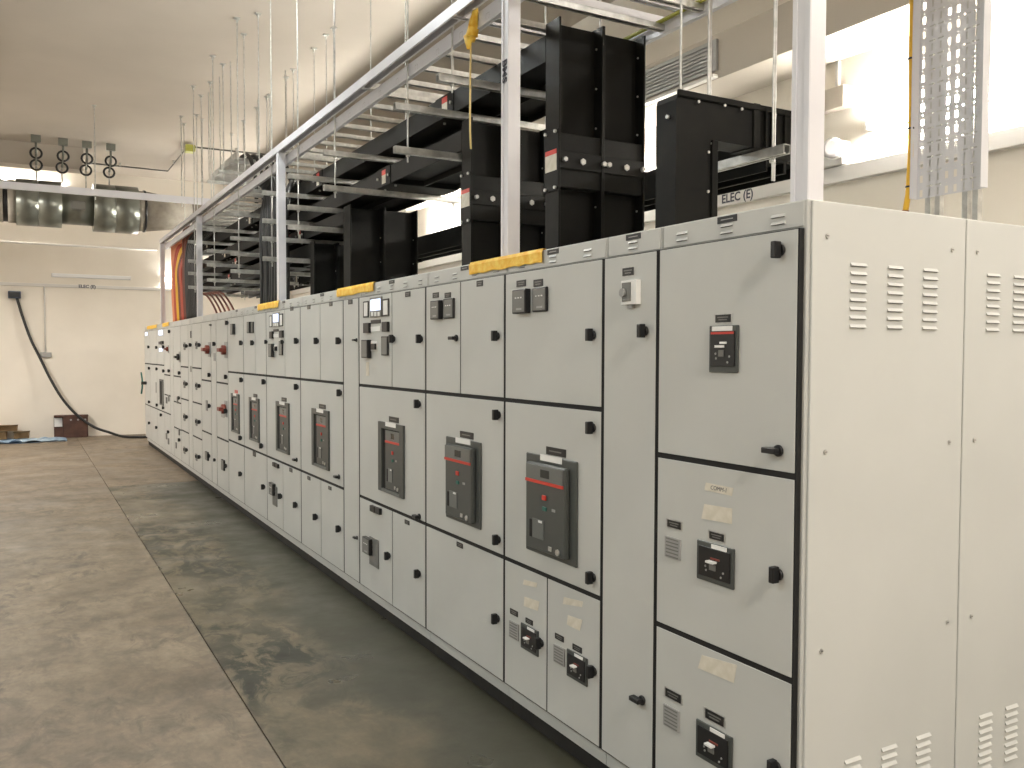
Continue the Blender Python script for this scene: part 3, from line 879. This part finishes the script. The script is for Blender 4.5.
# ------------------------------------------------------------------ busducts
def bolt(t, p, axis, r=0.011, mat='silver', L=0.012):
    d = {'x': Vector((-L, 0, 0)), 'y': Vector((0, -L, 0)), 'z': Vector((0, 0, -L))}[axis]
    MB().tube([Vector(p), Vector(p)+d], r, mat, 6).build('bolt', t)
def drop(x0, x1, y0, y1, z0, z1, label, joint=None, cells=2):
    """vertical busduct: flange plates standing towards the viewer, recessed webs between, joint pack with bolts"""
    t = thing('busduct_drop', ((x0+x1)/2, (y0+y1)/2, z0), label, 'busduct', 'vertical busduct drops into the cabinets')
    wv = (x1-x0)/cells
    for k in range(cells+1):
        x = x0+wv*k
        xa, xb = (x, x+0.012) if k == 0 else ((x-0.012, x) if k == cells else (x-0.010, x+0.010))
        bx('flange', t, xa, xb, y0, y1, z0, z1, 'duct', 0.002)
        if k:
            zz = z0+0.12
            while zz < z1-0.06:
                if not joint or abs(zz-joint) > 0.16:
                    bolt(t, (xa-0.0, (y0*0.62+y1*0.38), zz), 'x', 0.006, 'galv', 0.006)
                zz += 0.21
    for k in range(cells):
        bx('web', t, x0+wv*k+0.012, x0+wv*(k+1)-0.010, y0+(y1-y0)*0.55, y0+(y1-y0)*0.9, z0, z1-0.012, 'duct')
    if joint:
        z = joint
        bx('joint_cover', t, x0+0.004, x1-0.004, y0+0.012, y1-0.004, z-0.14, z+0.14, 'duct', 0.004)
        bx('joint_strip', t, x0+0.006, x1-0.006, y0+0.002, y0+0.012, z-0.045, z+0.045, 'duct', 0.003)
        bx('side_cover', t, x0-0.006, x0, y0-0.004, y1+0.004, z-0.16, z+0.16, 'duct', 0.002)
        for u, r in ((0.06, 0.013), (0.27, 0.018), (0.50, 0.014), (0.56, 0.014), (0.78, 0.018), (0.97, 0.014)):
            bolt(t, (x0+(x1-x0)*u, y0+0.002, z), 'y', r, 'silver', 0.02 if r < 0.015 else 0.006)
        for dz in (-0.145, 0.145):
            for yy in (y0+0.02, y1-0.02):
                bolt(t, (x0-0.006, yy, z+dz), 'x', 0.009)
        m = MB().box(x0-0.0075, x0-0.006, y0+0.012, y1-0.012, z-0.055, z+0.03, 'paper')
        m.box(x0-0.0078, x0-0.006, y0+0.012, y1-0.012, z+0.03, z+0.055, 'red')
        m.build('warning_label', t)
    return t
X0, X1 = 0.42, 0.98
v1 = drop(X0, X1, 2.03, 2.165, 2.2, 3.48, 'tallest black busduct drop, just right of the second white post', joint=2.75)
v2 = drop(X0, X1, 3.04, 3.175, 2.2, 3.20, 'black busduct drop behind the second white post', joint=2.71)
v4 = drop(X0, 1.04, 5.32, 5.50, 2.2, 2.995, 'black two-bay busduct drop midway along the row', joint=None)
v5 = drop(X0, 0.90, 6.37, 6.50, 2.2, 2.80, 'short black busduct drop just beyond the third white post')
def run(x0, x1, y0, y1, z0, z1, label, step=3.0):
    """horizontal busduct along the row: flanges left and right, recessed bottom and top webs, joint covers"""
    t = thing('busduct_run', ((x0+x1)/2, (y0+y1)/2, z0), label, 'busduct', 'horizontal busduct runs')
    bx('flange', t, x0, x0+0.012, y0, y1, z0, z1, 'duct', 0.002)
    bx('flange', t, x1-0.012, x1, y0, y1, z0, z1, 'duct', 0.002)
    xm = (x0+x1)/2
    bx('flange', t, xm-0.01, xm+0.01, y0, y1, z0, z1, 'duct', 0.002)
    bx('web', t, x0+0.012, xm-0.01, y0, y1, z0+(z1-z0)*0.3, z0+(z1-z0)*0.7, 'duct')
    bx('web', t, xm+0.01, x1-0.012, y0, y1, z0+(z1-z0)*0.3, z0+(z1-z0)*0.7, 'duct')
    y = y0+step*0.45
    while y < y1-0.3:
        bx('joint_cover', t, x0-0.006, x1+0.006, y-0.14, y+0.14, z0-0.004, z1+0.004, 'duct', 0.003)
        m = MB().box(x0-0.0075, x0-0.006, y-0.05, y+0.03, z0+0.015, z1-0.015, 'paper')
        m.box(x0-0.0078, x0-0.006, y-0.05, y+0.03, z1-0.05, z1-0.012, 'red')
        m.build('warning_label', t)
        for dy in (-0.11, 0.11):
            bolt(t, (x0-0.006, y+dy, (z0+z1)/2), 'x', 0.01)
            bolt(t, (x0+0.05, y+dy, z0-0.004), 'z', 0.01)
        y += step
    return t
h1 = run(X0, X1, 2.167, 13.2, 3.285, 3.425, 'upper black busduct running the length of the row under the ladder rungs', 2.8)
h2 = run(X0, X1, 3.177, 13.0, 3.02, 3.15, 'lower black busduct running the length of the row, below the upper run')
h3 = run(1.16, 1.42, 1.31, 13.0, 2.635, 2.80, 'low black busduct along the back of the cabinet tops', 3.4)
h4 = run(X0, 0.90, 6.502, 12.8, 2.659, 2.79, 'lowest black busduct over the cabinets, starting at the short drop', 2.6)
h5 = run(X0, 1.04, 5.502, 12.9, 2.85, 2.965, 'third black busduct from the top, starting at the two-bay drop')
# elbow busduct at the near end
t = thing('busduct_elbow', (0.5, 1.16, 2.2), 'black elbow busduct with rounded corner near the first white post', 'busduct')
m = MB()
pr = [(0.42, 2.2), (0.42, 2.825), (0.428, 2.848), (0.45, 2.858), (1.27, 2.858), (1.27, 2.675), (0.635, 2.675), (0.635, 2.2)]
n = len(pr)
ya, yb = 1.10, 1.235
m.add([(a, ya, z) for a, z in pr]+[(a, yb, z) for a, z in pr],
      [list(range(n)), list(range(n))[::-1][:0] or [n+i for i in reversed(range(n))]]+[[i, i+n, (i+1) % n+n, (i+1) % n] for i in range(n)], 'duct')
m.build('elbow_body', t)
bx('joint_cover', t, 0.86, 0.90, ya-0.01, yb+0.01, 2.668, 2.868, 'duct', 0.002)
for x in (0.93, 0.97, 1.05, 1.12, 1.2):
    bx('rib', t, x, x+0.012, ya-0.014, ya, 2.68, 2.855, 'duct')
bx('side_strip', t, 0.615, 0.648, ya-0.012, yb, 2.2, 2.675, 'duct', 0.002)
bx('edge_strip', t, 0.42, 1.27, ya-0.012, ya, 2.838, 2.865, 'duct', 0.003)
for p in ((0.53, 2.825), (0.68, 2.83), (0.78, 2.828), (0.62, 2.66), (0.60, 2.62), (0.60, 2.45), (0.60, 2.27)):
    bolt(t, (p[0], ya-0.012 if p[1] > 2.8 else ya, p[1]), 'y', 0.007, 'galv', 0.006)
bolt(t, (0.42, 1.15, 2.76), 'x', 0.009, 'galv')

# ------------------------------------------------------------------ trapeze hangers
def rod(t, x, y, z0, z1=CEIL, r=0.006):
    MB().tube([(x, y, z0), (x, y, z1)], r, 'galv', 6, caps=False).build('rod', t)
def anchor(t, x, y):
    m = MB().box(x-0.03, x+0.03, y-0.03, y+0.03, CEIL-0.012, CEIL, 'galv')
    m.tube([(x, y, CEIL-0.05), (x, y, CEIL-0.012)], 0.013, 'galv', 8)
    m.build('ceiling_anchor', t)
def trapeze(y, xa, xb, zs, label, ends=(0.089, 0.05), sub=0.041):
    t = thing('trapeze_hanger', ((xa+xb)/2, y, min(zs)), label, 'hanger', 'trapeze hangers carrying the busducts')
    PARENT[0] = t
    for z in zs:
        channel('strut', (xa, y, z-sub), (xb, y, 0), 0.041, sub, 'galv')
        for x in (xa+ends[0], xb-ends[1]):
            m = MB().tube([(x, y, z-sub-0.014), (x, y, z-sub)], 0.014, 'galv', 6)
            m.build('nut', t)
    for x in (xa+ends[0], xb-ends[1]):
        rod(t, x, y, min(zs)-sub-0.05)
        anchor(t, x, y)
    return t
LV = (3.281, 3.016)
TR = [(2.62, 'behind the second white post'), (3.16+0.10, 'beside the yellow ribbon'), (4.70, 'left of the two-bay busduct drop'), (5.72, 'over the two-bay busduct drop'), (6.63, 'just before the black cable bundle'),
      (8.1, 'one bay beyond the black cable bundle'), (9.5, 'two bays beyond the black cable bundle'), (10.9, 'above the loose red cables'),
      (12.4, 'among the far coloured cables')]
for y, lb in TR:
    if y == 2.62:
        trapeze(y, 0.0, 1.14, (3.281,), 'galvanised trapeze hanger '+lb)
    else:
        trapeze(y, 0.28 if y > 12 else 0.0, 1.14, LV+((2.846,) if y > 5.4 else ())+((2.655,) if y > 6.4 else ()), 'galvanised trapeze hanger '+lb, (0.1025 if y > 12 else 0.089, 0.05))
# extra pair of ladder hangers between
def ladder_hanger(x, y, z, label):
    t = thing('threaded_rod', (x, y, z), label, 'rod', 'threaded rods from ceiling to cable ladder')
    rod(t, x, y, z)
    anchor(t, x, y)
    MB().tube([(x, y, z+0.02), (x, y, z+0.034)], 0.014, 'galv', 6).build('nut', t)
for k, y in enumerate((7.85, 8.55, 9.75, 10.6, 11.3, 13.05)):
    for x in (0.2975 if y > 11.5 else 0.26, 1.10):
        yy = y+0.06*k*(x > 0.5)
        if x < 0.5:
            ladder_hanger(x, yy, 3.5, 'bare threaded rod in the front line of ladder hangers, %s' % ('nearest', 'second nearest', 'third', 'fourth', 'second farthest', 'farthest')[k])
        else:
            ladder_hanger(x, yy, 3.5, 'bare threaded rod in the rear line of ladder hangers, %s' % ('nearest', 'second nearest', 'third', 'fourth', 'second farthest', 'farthest')[k])
# near-end trapeze of the elbow and rods beside it
t = thing('trapeze_hanger', (0.95, 1.2, 2.6), 'short galvanised trapeze hanger clasping the black elbow busduct', 'hanger', 'trapeze hangers carrying the busducts')
PARENT[0] = t
channel('strut', (0.93, 0.96, 2.625), (0.93, 1.55, 0), 0.041, 0.041, 'galv')
for y in (1.045, 1.47):
    for dx in (0.0, 0.012):
        rod(t, 0.93+dx, y, 2.52 if y < 1.1 else 2.6, CEIL, 0.005)
    anchor(t, 0.935, y)
    MB().tube([(0.93, y, 2.60), (0.93, y, 2.615)], 0.014, 'galv', 6).build('nut', t)
for (x, y, z, lb) in ((0.50, 1.17, 2.86, 'single threaded rod rising from the elbow busduct corner'), (0.66, 1.17, 2.86, 'threaded rod rising from the middle of the elbow busduct')):
    ladder_hanger(x, y, z, lb)

# ------------------------------------------------------------------ cable bundles
def cable(pts, r, mat, label, group):
    # resample smoothly with Catmull-Rom
    P = [Vector(q) for q in pts]
    P = [P[0]*2-P[1]]+P+[P[-1]*2-P[-2]]
    out = []
    for i in range(1, len(P)-2):
        for k in range(5):
            s = k/5
            out.append(0.5*((2*P[i])+(-P[i-1]+P[i+1])*s+(2*P[i-1]-5*P[i]+4*P[i+1]-P[i+2])*s*s+(-P[i-1]+3*P[i]-3*P[i+1]+P[i+2])*s**3))
    out.append(P[-2])
    return tag(MB().tube(out, r, mat, 7).build('power_cable'), label, 'cable', group)
ORD = ['first', 'second', 'third', 'fourth', 'fifth', 'sixth', 'seventh', 'eighth', 'ninth', 'tenth']
for k in range(14):
    u, v = k % 7, k//7
    y0 = 6.82+u*0.115; x = 0.20+v*0.08
    j = random.uniform(-0.012, 0.012)
    xt = 0.17+0.06*k
    cable([(xt, y0+0.75, 3.525), (xt, y0+0.45, 3.525), (x*0.7+xt*0.3, y0+0.12, 3.46), (x, y0+j, 3.1), (x+j, y0-0.01, 2.6), (x, y0-j, 2.212)], 0.024, 'cable_black',
          'thick black cable by the third white post, %s from right, %s layer' % (ORD[u], 'front' if v == 0 else 'back'), 'black cable bundle')
cm = ['cable_orange', 'cable_red', 'cable_yellow', 'cable_brown', 'cable_red', 'cable_brown', 'cable_black', 'cable_black', 'cable_black', 'cable_black']
nm = {'cable_orange': 'orange', 'cable_red': 'red', 'cable_yellow': 'yellow', 'cable_brown': 'dark red', 'cable_black': 'black'}
for k in range(20):
    m_ = cm[k//2]
    y0 = 13.68-k*0.115
    j = random.uniform(-0.004, 0.004)
    xt = 0.17+0.085*(k % 10)
    cable([(xt, y0-0.62, 3.531+0.065*(k//10)), (xt, y0-0.3, 3.531+0.065*(k//10)), (xt*0.3+0.14, y0-0.06, 3.44), (0.2+j, y0, 3.1), (0.2, y0+j, 2.7), (0.22, y0, 2.212)], 0.03, m_,
          '%s cable, %s from the left in the drop at the ladder end' % (nm[m_], (ORD+['eleventh', 'twelfth', 'thirteenth', 'fourteenth', 'fifteenth', 'sixteenth', 'seventeenth', 'eighteenth', 'nineteenth', 'twentieth'])[k]), 'coloured cable drop')
for k in range(5):
    y0 = 10.1-k*0.13; x = 0.24+0.03*k
    cable([(x, y0+1.9, 2.59), (x, y0+1.35, 2.58), (x, y0+0.8, 2.525), (x, y0+0.3, 2.36), (x, y0, 2.212)], 0.013, 'cable_brown',
          'dark red cable curving down to the cabinets near the fourth post, %s from the left' % ORD[k], 'loose red cables')

# tilted cable tray above the ladder with black cables bent over it
t = thing('cable_tray', (0.6, 10.4, 4.1), 'broad grey cable tray above the ladder carrying black cables over its end', 'tray')
bx('tray_bottom', t, 0.36, 0.98, 9.45, 11.2, 4.17, 4.176, 'galv')
bx('tray_side', t, 0.36, 0.365, 9.45, 11.2, 4.176, 4.26, 'galv')
bx('tray_side', t, 0.975, 0.98, 9.45, 11.2, 4.176, 4.26, 'galv')
for y in (9.6, 10.3, 11.1):
    channel_parent = PARENT[0]
    PARENT[0] = t
    channel('tray_support', (0.30, y, 4.128), (1.04, y, 0), 0.041, 0.041, 'galv')
    PARENT[0] = channel_parent
    for x in (0.325, 1.015):
        rod(t, x, y, 4.12, CEIL-0.004)
for k in range(6):
    x = 0.46+0.085*k
    cable([(x, 11.1, 4.205), (x, 10.2, 4.205), (x, 9.55, 4.22), (x, 9.2, 4.14), (x+0.02, 8.98, 3.85), (x+0.02, 8.93, 3.545)], 0.024, 'cable_black',
          'black cable bending off the end of the upper grey tray, %s from the left' % ORD[k], 'black cables on the upper tray')

# ------------------------------------------------------------------ perforated vertical tray at the near end
XT = 1.38
t = thing('perforated_tray', (XT, 0.48, 2.2), 'light grey perforated cable tray rising vertically behind the near cabinet', 'tray')
ty0, ty1, tz0, tz1 = 0.325, 0.64, 2.415, 3.9
m = MB()
cols = 8
cwid = (ty1-ty0)/cols
rowh = 0.0615
nr = int((tz1-tz0)/rowh)
def plate_with_hole(m, y0, y1, z0, z1, a, b, c, d):
    vs = [(XT, y0, z0), (XT, y1, z0), (XT, y1, z1), (XT, y0, z1), (XT, a, c), (XT, b, c), (XT, b, d), (XT, a, d)]
    m.add(vs, [(0, 4, 5, 1), (1, 5, 6, 2), (2, 6, 7, 3), (3, 7, 4, 0)], 'tray')
    vs2 = [(q[0]+0.002, q[1], q[2]) for q in vs]
    m.add(vs2, [(1, 5, 4, 0), (2, 6, 5, 1), (3, 7, 6, 2), (0, 4, 7, 3)], 'tray')
for r in range(nr):
    for c in range(cols):
        y0 = ty0+c*cwid; y1 = y0+cwid
        z0 = tz0+r*rowh; z1 = z0+rowh
        zs = z0+rowh*0.68
        yc = (y0+y1)/2
        hw = 0.0075 if c in (0, 3, 4, 7) else 0.0045
        plate_with_hole(m, y0, y1, z0, zs, yc-hw, yc+hw, z0+0.007, zs-0.004)
        if c in (1, 2, 5, 6):
            plate_with_hole(m, y0, y1, zs, z1, y0+0.005, y1-0.005, zs+0.005, z1-0.008)
        else:
            plate_with_hole(m, y0, y1, zs, z1, yc-0.002, yc+0.002, zs+0.007, z1-0.009)
pl = m.build('tray_plate', t)
bx('tray_edge', t, XT-0.045, XT+0.002, ty0-0.003, ty0, tz0, tz1, 'tray')
bx('tray_edge', t, XT-0.045, XT+0.002, ty1, ty1+0.003, tz0, tz1, 'tray')
for y in (0.375, 0.42, 0.545, 0.59):
    bx('support_strut', t, XT+0.003, XT+0.033, y-0.012, y+0.012, 2.2, 3.8, 'galv')
bx('wall_arm', t, XT+0.033, XR-0.004, 0.46, 0.50, 3.7, 3.74, 'galv')
t = thing('yellow_conduit', (XT-0.03, 0.66, 2.36), 'yellow cable strapped along the edge of the perforated tray', 'cable')
MB().tube([(XT-0.03, 0.672, 2.37), (XT-0.03, 0.660, 2.44), (XT-0.03, 0.652, 2.6), (XT-0.03, 0.654, 2.9), (XT-0.03, 0.658, 3.3), (XT-0.03, 0.658, 3.88)], 0.0125, 'cable_yellow', 8).build('sheath', t)
for z, y in ((2.47, 0.657), (2.72, 0.6535), (3.02, 0.656), (3.3, 0.658)):
    MB().tube([(XT-0.03, y, z-0.004), (XT-0.03, y, z+0.004)], 0.0155, 'black', 8).build('cable_tie', t)
MB().tube([(XT-0.03, 0.675, 2.345), (XT-0.03, 0.672, 2.37)], 0.015, 'cable_brown', 8).build('cable_end', t)

# ------------------------------------------------------------------ ventilation along the right wall
t = thing('air_duct', (3.1, 4, 3.95), 'rectangular plastered air duct along the right wall with a slotted grille', 'duct')
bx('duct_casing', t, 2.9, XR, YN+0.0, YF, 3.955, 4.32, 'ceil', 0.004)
bx('grille_frame', t, 2.875, 2.9, 3.55, 4.95, 4.02, 4.27, 'lgrey', 0.003)
for k in range(7):
    z = 4.05+0.03*k
    bx('grille_slat', t, 2.862, 2.876, 3.60, 4.90, z, z+0.016, 'lgrey', 0.001)
bx('grille_ledge', t, 2.84, 2.9, 3.55, 5.0, 3.96, 3.985, 'trunk', 0.003)
# emergency light on the right wall
t = thing('emergency_light', (XR, 2.8, 3.1), 'twin-head emergency light above the trunking beside the first white post', 'light')
bx('battery_box', t, XR-0.09, XR, 2.66, 3.12, 3.155, 3.33, 'trunk', 0.006)
for y in (2.72, 3.06):
    MB().tube([(XR-0.09, y, 3.27), (XR-0.15, y-0.02, 3.27)], 0.075, 'trunk', 16, 0.085).build('lamp_head', t)
    MB().tube([(XR-0.15, y-0.02, 3.27), (XR-0.165, y-0.025, 3.27)], 0.078, 'lens', 16, 0.05).build('lens', t)
tag(bx('junction_box', None, XR-0.09, XR, 2.66, 3.0, 3.58, 3.74, 'ceil', 0.005), 'square plastered box on the right wall above the emergency light', 'box')
tag(bx('wall_conduit', None, XR-0.03, XR, 2.76, 2.79, 3.741, 3.953, 'trunk', 0.004), 'short white conduit between the plastered box and the air duct', 'conduit')

# ------------------------------------------------------------------ round ventilation duct at the far end
YD, ZD = 15.3, 4.28
t = thing('ventilation_duct', (-1.0, YD, ZD-0.42), 'round grey ventilation duct with two silencers and a fan hung near the far wall', 'duct')
def cyl(name, xa, xb, r, mat, r2=None):
    MB().tube([(xa, YD, ZD), (xb, YD, ZD)], r, mat, 28, r2).build(name, t)
cyl('silencer', -2.07, -1.74, 0.395, 'vduct'); cyl('silencer', -1.735, -1.385, 0.395, 'vduct')
cyl('fan_casing', -1.385, -0.89, 0.325, 'vduct')
cyl('silencer', -0.89, -0.545, 0.42, 'vduct'); cyl('silencer', -0.54, -0.165, 0.42, 'vduct')
cyl('collar', -0.165, -0.07, 0.36, 'cloth'); cyl('clamp_band', -0.07, -0.035, 0.375, 'black')
cyl('reducer', -0.035, 0.75, 0.36, 'cloth', 0.25)
cyl('outlet_duct', 0.75, 2.0, 0.25, 'cloth')
cyl('collar', -2.19, -2.07, 0.36, 'cloth'); cyl('clamp_band', -2.26, -2.19, 0.345, 'black'); cyl('inlet_duct', -6.4, -2.26, 0.36, 'cloth')
bx('terminal_box', t, -1.25, -1.02, YD-0.36, YD-0.30, ZD-0.10, ZD+0.05, 'grey', 0.01)
for k, (x, y) in enumerate(((-1.76, 15.12), (-1.35, 15.15), (-0.98, 15.17), (-0.60, 15.18))):
    h = thing('spring_hanger', (x, y, 4.5), 'spring hanger with two rings holding the round duct, %s from the left' % ('first', 'second', 'third', 'fourth')[k], 'hanger', 'spring hangers of the round duct')
    bx('ceiling_bracket', h, x-0.075, x+0.075, y-0.05, y+0.05, 5.28, CEIL, 'vduct', 0.004)
    MB().torus((x, y, 5.10), 0.085, 0.018, 'black', 'y').build('spring_ring', h)
    dx = (0.0, -0.02, -0.02, -0.03)[k]
    MB().torus((x+dx, y, 4.90), 0.085, 0.018, 'black', 'y').build('spring_ring', h)
    m = MB().tube([(x, y, 5.28), (x, y, 5.10)], 0.02, 'vduct', 6)
    m.tube([(x, y, 5.10), (x+dx, y, 4.90)], 0.02, 'vduct', 6)
    m.build('spring_core', h)
    MB().tube([(x+dx, y, 4.90), (x+dx, y, ZD+math.sqrt((0.395, 0.395, 0.325, 0.42)[k]**2-(YD-y)**2)+0.002)], 0.012, 'galv', 6).build('rod', h)
# strut crossing in front of it
t = thing('tray_strut', (-1.5, 12.62, 4.06), 'long pale strut crossing the hall in front of the round duct', 'strut')
PARENT[0] = t
channel('strut', (XL, 12.62, 4.06), (0.62, 12.62, 0), 0.06, 0.10, 'post')
for x in (-1.03, -4.5, 0.19, 0.5):
    rod(t, x, 12.62, 4.0, CEIL, 0.008)
    anchor(t, x, 12.62)
# white conduit on the far wall
tag(MB().tube([(XL+0.02, YF-0.022, 3.88), (0.5, YF-0.022, 3.88)], 0.022, 'trunk', 8).build('wall_conduit'), 'thin white conduit along the far wall under the round duct', 'conduit')
# conduit with yellow fitting near the ceiling
t = thing('ceiling_conduit', (0.57, 15.5, 5.25), 'thin dark conduit under the ceiling with a yellow fitting at its bend', 'conduit')
MB().tube([(XL+0.02, 16.79, 5.34), (0.57, 16.79, 5.34), (0.57, 14.4, 5.34), (3.36, 14.3, 5.34)], 0.016, 'grey', 6).build('pipe', t)
bx('yellow_fitting', t, 0.52, 0.68, 14.3, 14.5, 5.24, 5.36, 'earth', 0.01)
for q in ((0.57, 16.0), (0.57, 15.0), (1.4, 14.37), (-0.3, 16.79)):
    bx('pipe_clip', t, q[0]-0.02, q[0]+0.02, q[1]-0.02, q[1]+0.02, 5.34, CEIL, 'galv')

# ------------------------------------------------------------------ things by the far wall
t = thing('wall_isolator', (-2.08, YF, 2.75), 'dark blue isolator box on the far wall feeding the black hanging cable', 'switch')
bx('box', t, -2.24, -2.02, YF-0.12, YF, 2.78, 2.92, 'bluebox', 0.008)
bx('cover', t, -2.22, -2.04, YF-0.135, YF-0.12, 2.80, 2.90, 'black', 0.004)
pts = [hit(q[0], q[1], 1, q[2]) for q in ((16.5, 297, 17.94), (23, 318, 17.92), (31, 340, 17.9), (40, 358, 17.86), (52, 382, 17.78), (64, 401, 17.70), (78, 416, 17.66), (94, 427, 17.62), (108, 432, 17.58))]
pts = [Vector((a.x, a.y, max(a.z, 0.05))) for a in pts]
pts += [Vector((-0.28, 17.3, 0.03)), Vector((0.0, 17.0, 0.03)), Vector((0.6, 16.9, 0.03))]
cable(pts, 0.027, 'cable_black', 'thick black cable hanging from the wall isolator and curving along the floor', None)
t = thing('wall_socket', (-1.6, YF, 1.6), 'small grey socket box on the far wall at the foot of a thin conduit', 'socket')
bx('box', t, -1.70, -1.50, YF-0.06, YF, 1.62, 1.72, 'lgrey', 0.006)
MB().tube([(-1.61, YF-0.015, 1.72), (-1.61, YF-0.015, 3.03)], 0.014, 'trunk', 8).build('conduit', t)
t = thing('steel_panel_box', (-1.18, 17.9, 0), 'dark brown open steel box leaning at the foot of the far wall', 'box')
bx('box_back', t, -1.48, -0.86, 17.93, 17.97, 0.0, 0.455, 'rust', 0.004)
bx('box_front', t, -1.32, -0.88, 17.80, 17.93, 0.0, 0.42, 'rust', 0.006)
bx('box_lid', t, -1.48, -0.86, 17.80, 17.93, 0.42, 0.455, 'rust', 0.004)
bx('paper_sheet', t, -1.475, -1.33, 17.918, 17.93, 0.22, 0.40, 'white', 0.001)
bx('bottom_rail', t, -1.48, -1.32, 17.84, 17.93, 0.0, 0.20, 'rust', 0.004)
for k in range(3):
    MB().tube([(-1.18+0.13*k, 17.80, 0.36), (-1.18+0.13*k, 17.795, 0.36)], 0.02, 'lgrey', 8).build('knockout', t)
for k, (x0, x1, y0, y1, z0, z1, lb) in enumerate(((-2.75, -2.30, 17.45, 17.85, 0.05, 0.20, 'lowest flattened brown carton in the heap by the far wall'),
                                                  (-2.70, -2.12, 17.5, 17.9, 0.201, 0.30, 'brown carton lying on top of the heap by the far wall'),
                                                  (-2.18, -1.92, 17.55, 17.85, 0.05, 0.17, 'small torn brown carton at the right of the heap by the far wall'))):
    m = MB()
    v = [(x0, y0, z0), (x1, y0, z0), (x1, y1, z0), (x0, y1, z0), (x0+0.01, y0+0.02, z1-0.02), (x1-0.03, y0-0.01, z1), (x1+0.01, y1, z1-0.01), (x0, y1-0.02, z1)]
    m.add(v, [(3, 2, 1, 0), (4, 5, 6, 7), (0, 1, 5, 4), (1, 2, 6, 5), (2, 3, 7, 6), (3, 0, 4, 7)], 'card')
    o = thing('cardboard_box', ((x0+x1)/2, (y0+y1)/2, z0), lb, 'carton', 'cartons in the heap')
    m.build('carton', o)
    m2 = MB()
    m2.add([(x0, y0, z1-0.01), (x1, y0, z1-0.01), (x1+0.02, y0-0.10, z1+0.03), (x0-0.02, y0-0.10, z1+0.02), (x0, y0+0.004, z1-0.014), (x1, y0+0.004, z1-0.014), (x1+0.02, y0-0.10, z1+0.024), (x0-0.02, y0-0.10, z1+0.014)],
           [(0, 3, 2, 1), (4, 5, 6, 7), (0, 1, 5, 4), (1, 2, 6, 5), (2, 3, 7, 6), (3, 0, 4, 7)], 'card')
    m2.build('flap', o)
m = MB()
nx, ny = 26, 9
vs, fs = [], []
for i in range(nx+1):
    for j in range(ny+1):
        u, v = i/nx, j/ny
        x = -2.9+1.62*u; y = 17.02+0.68*v+0.06*math.sin(u*9)
        z = 0.012+0.05*abs(math.sin(u*17+v*5)*math.cos(v*9-u*6))*(1-abs(2*u-1)**3)+0.012*random.random()
        if v > 0.4 and u < 0.75:
            z = min(z, 0.045)
        vs.append((x, y, z))
for i in range(nx):
    for j in range(ny):
        a = i*(ny+1)+j
        fs.append((a, a+ny+1, a+ny+2, a+1))
m.add(vs, fs, 'blue', True)
m.add([(a, b, 0.001) for a, b, c in vs], [f[::-1] for f in fs], 'blue')
tag(m.build('plastic_sheet'), 'crumpled pale blue plastic sheet on the floor in front of the cartons', 'sheet')
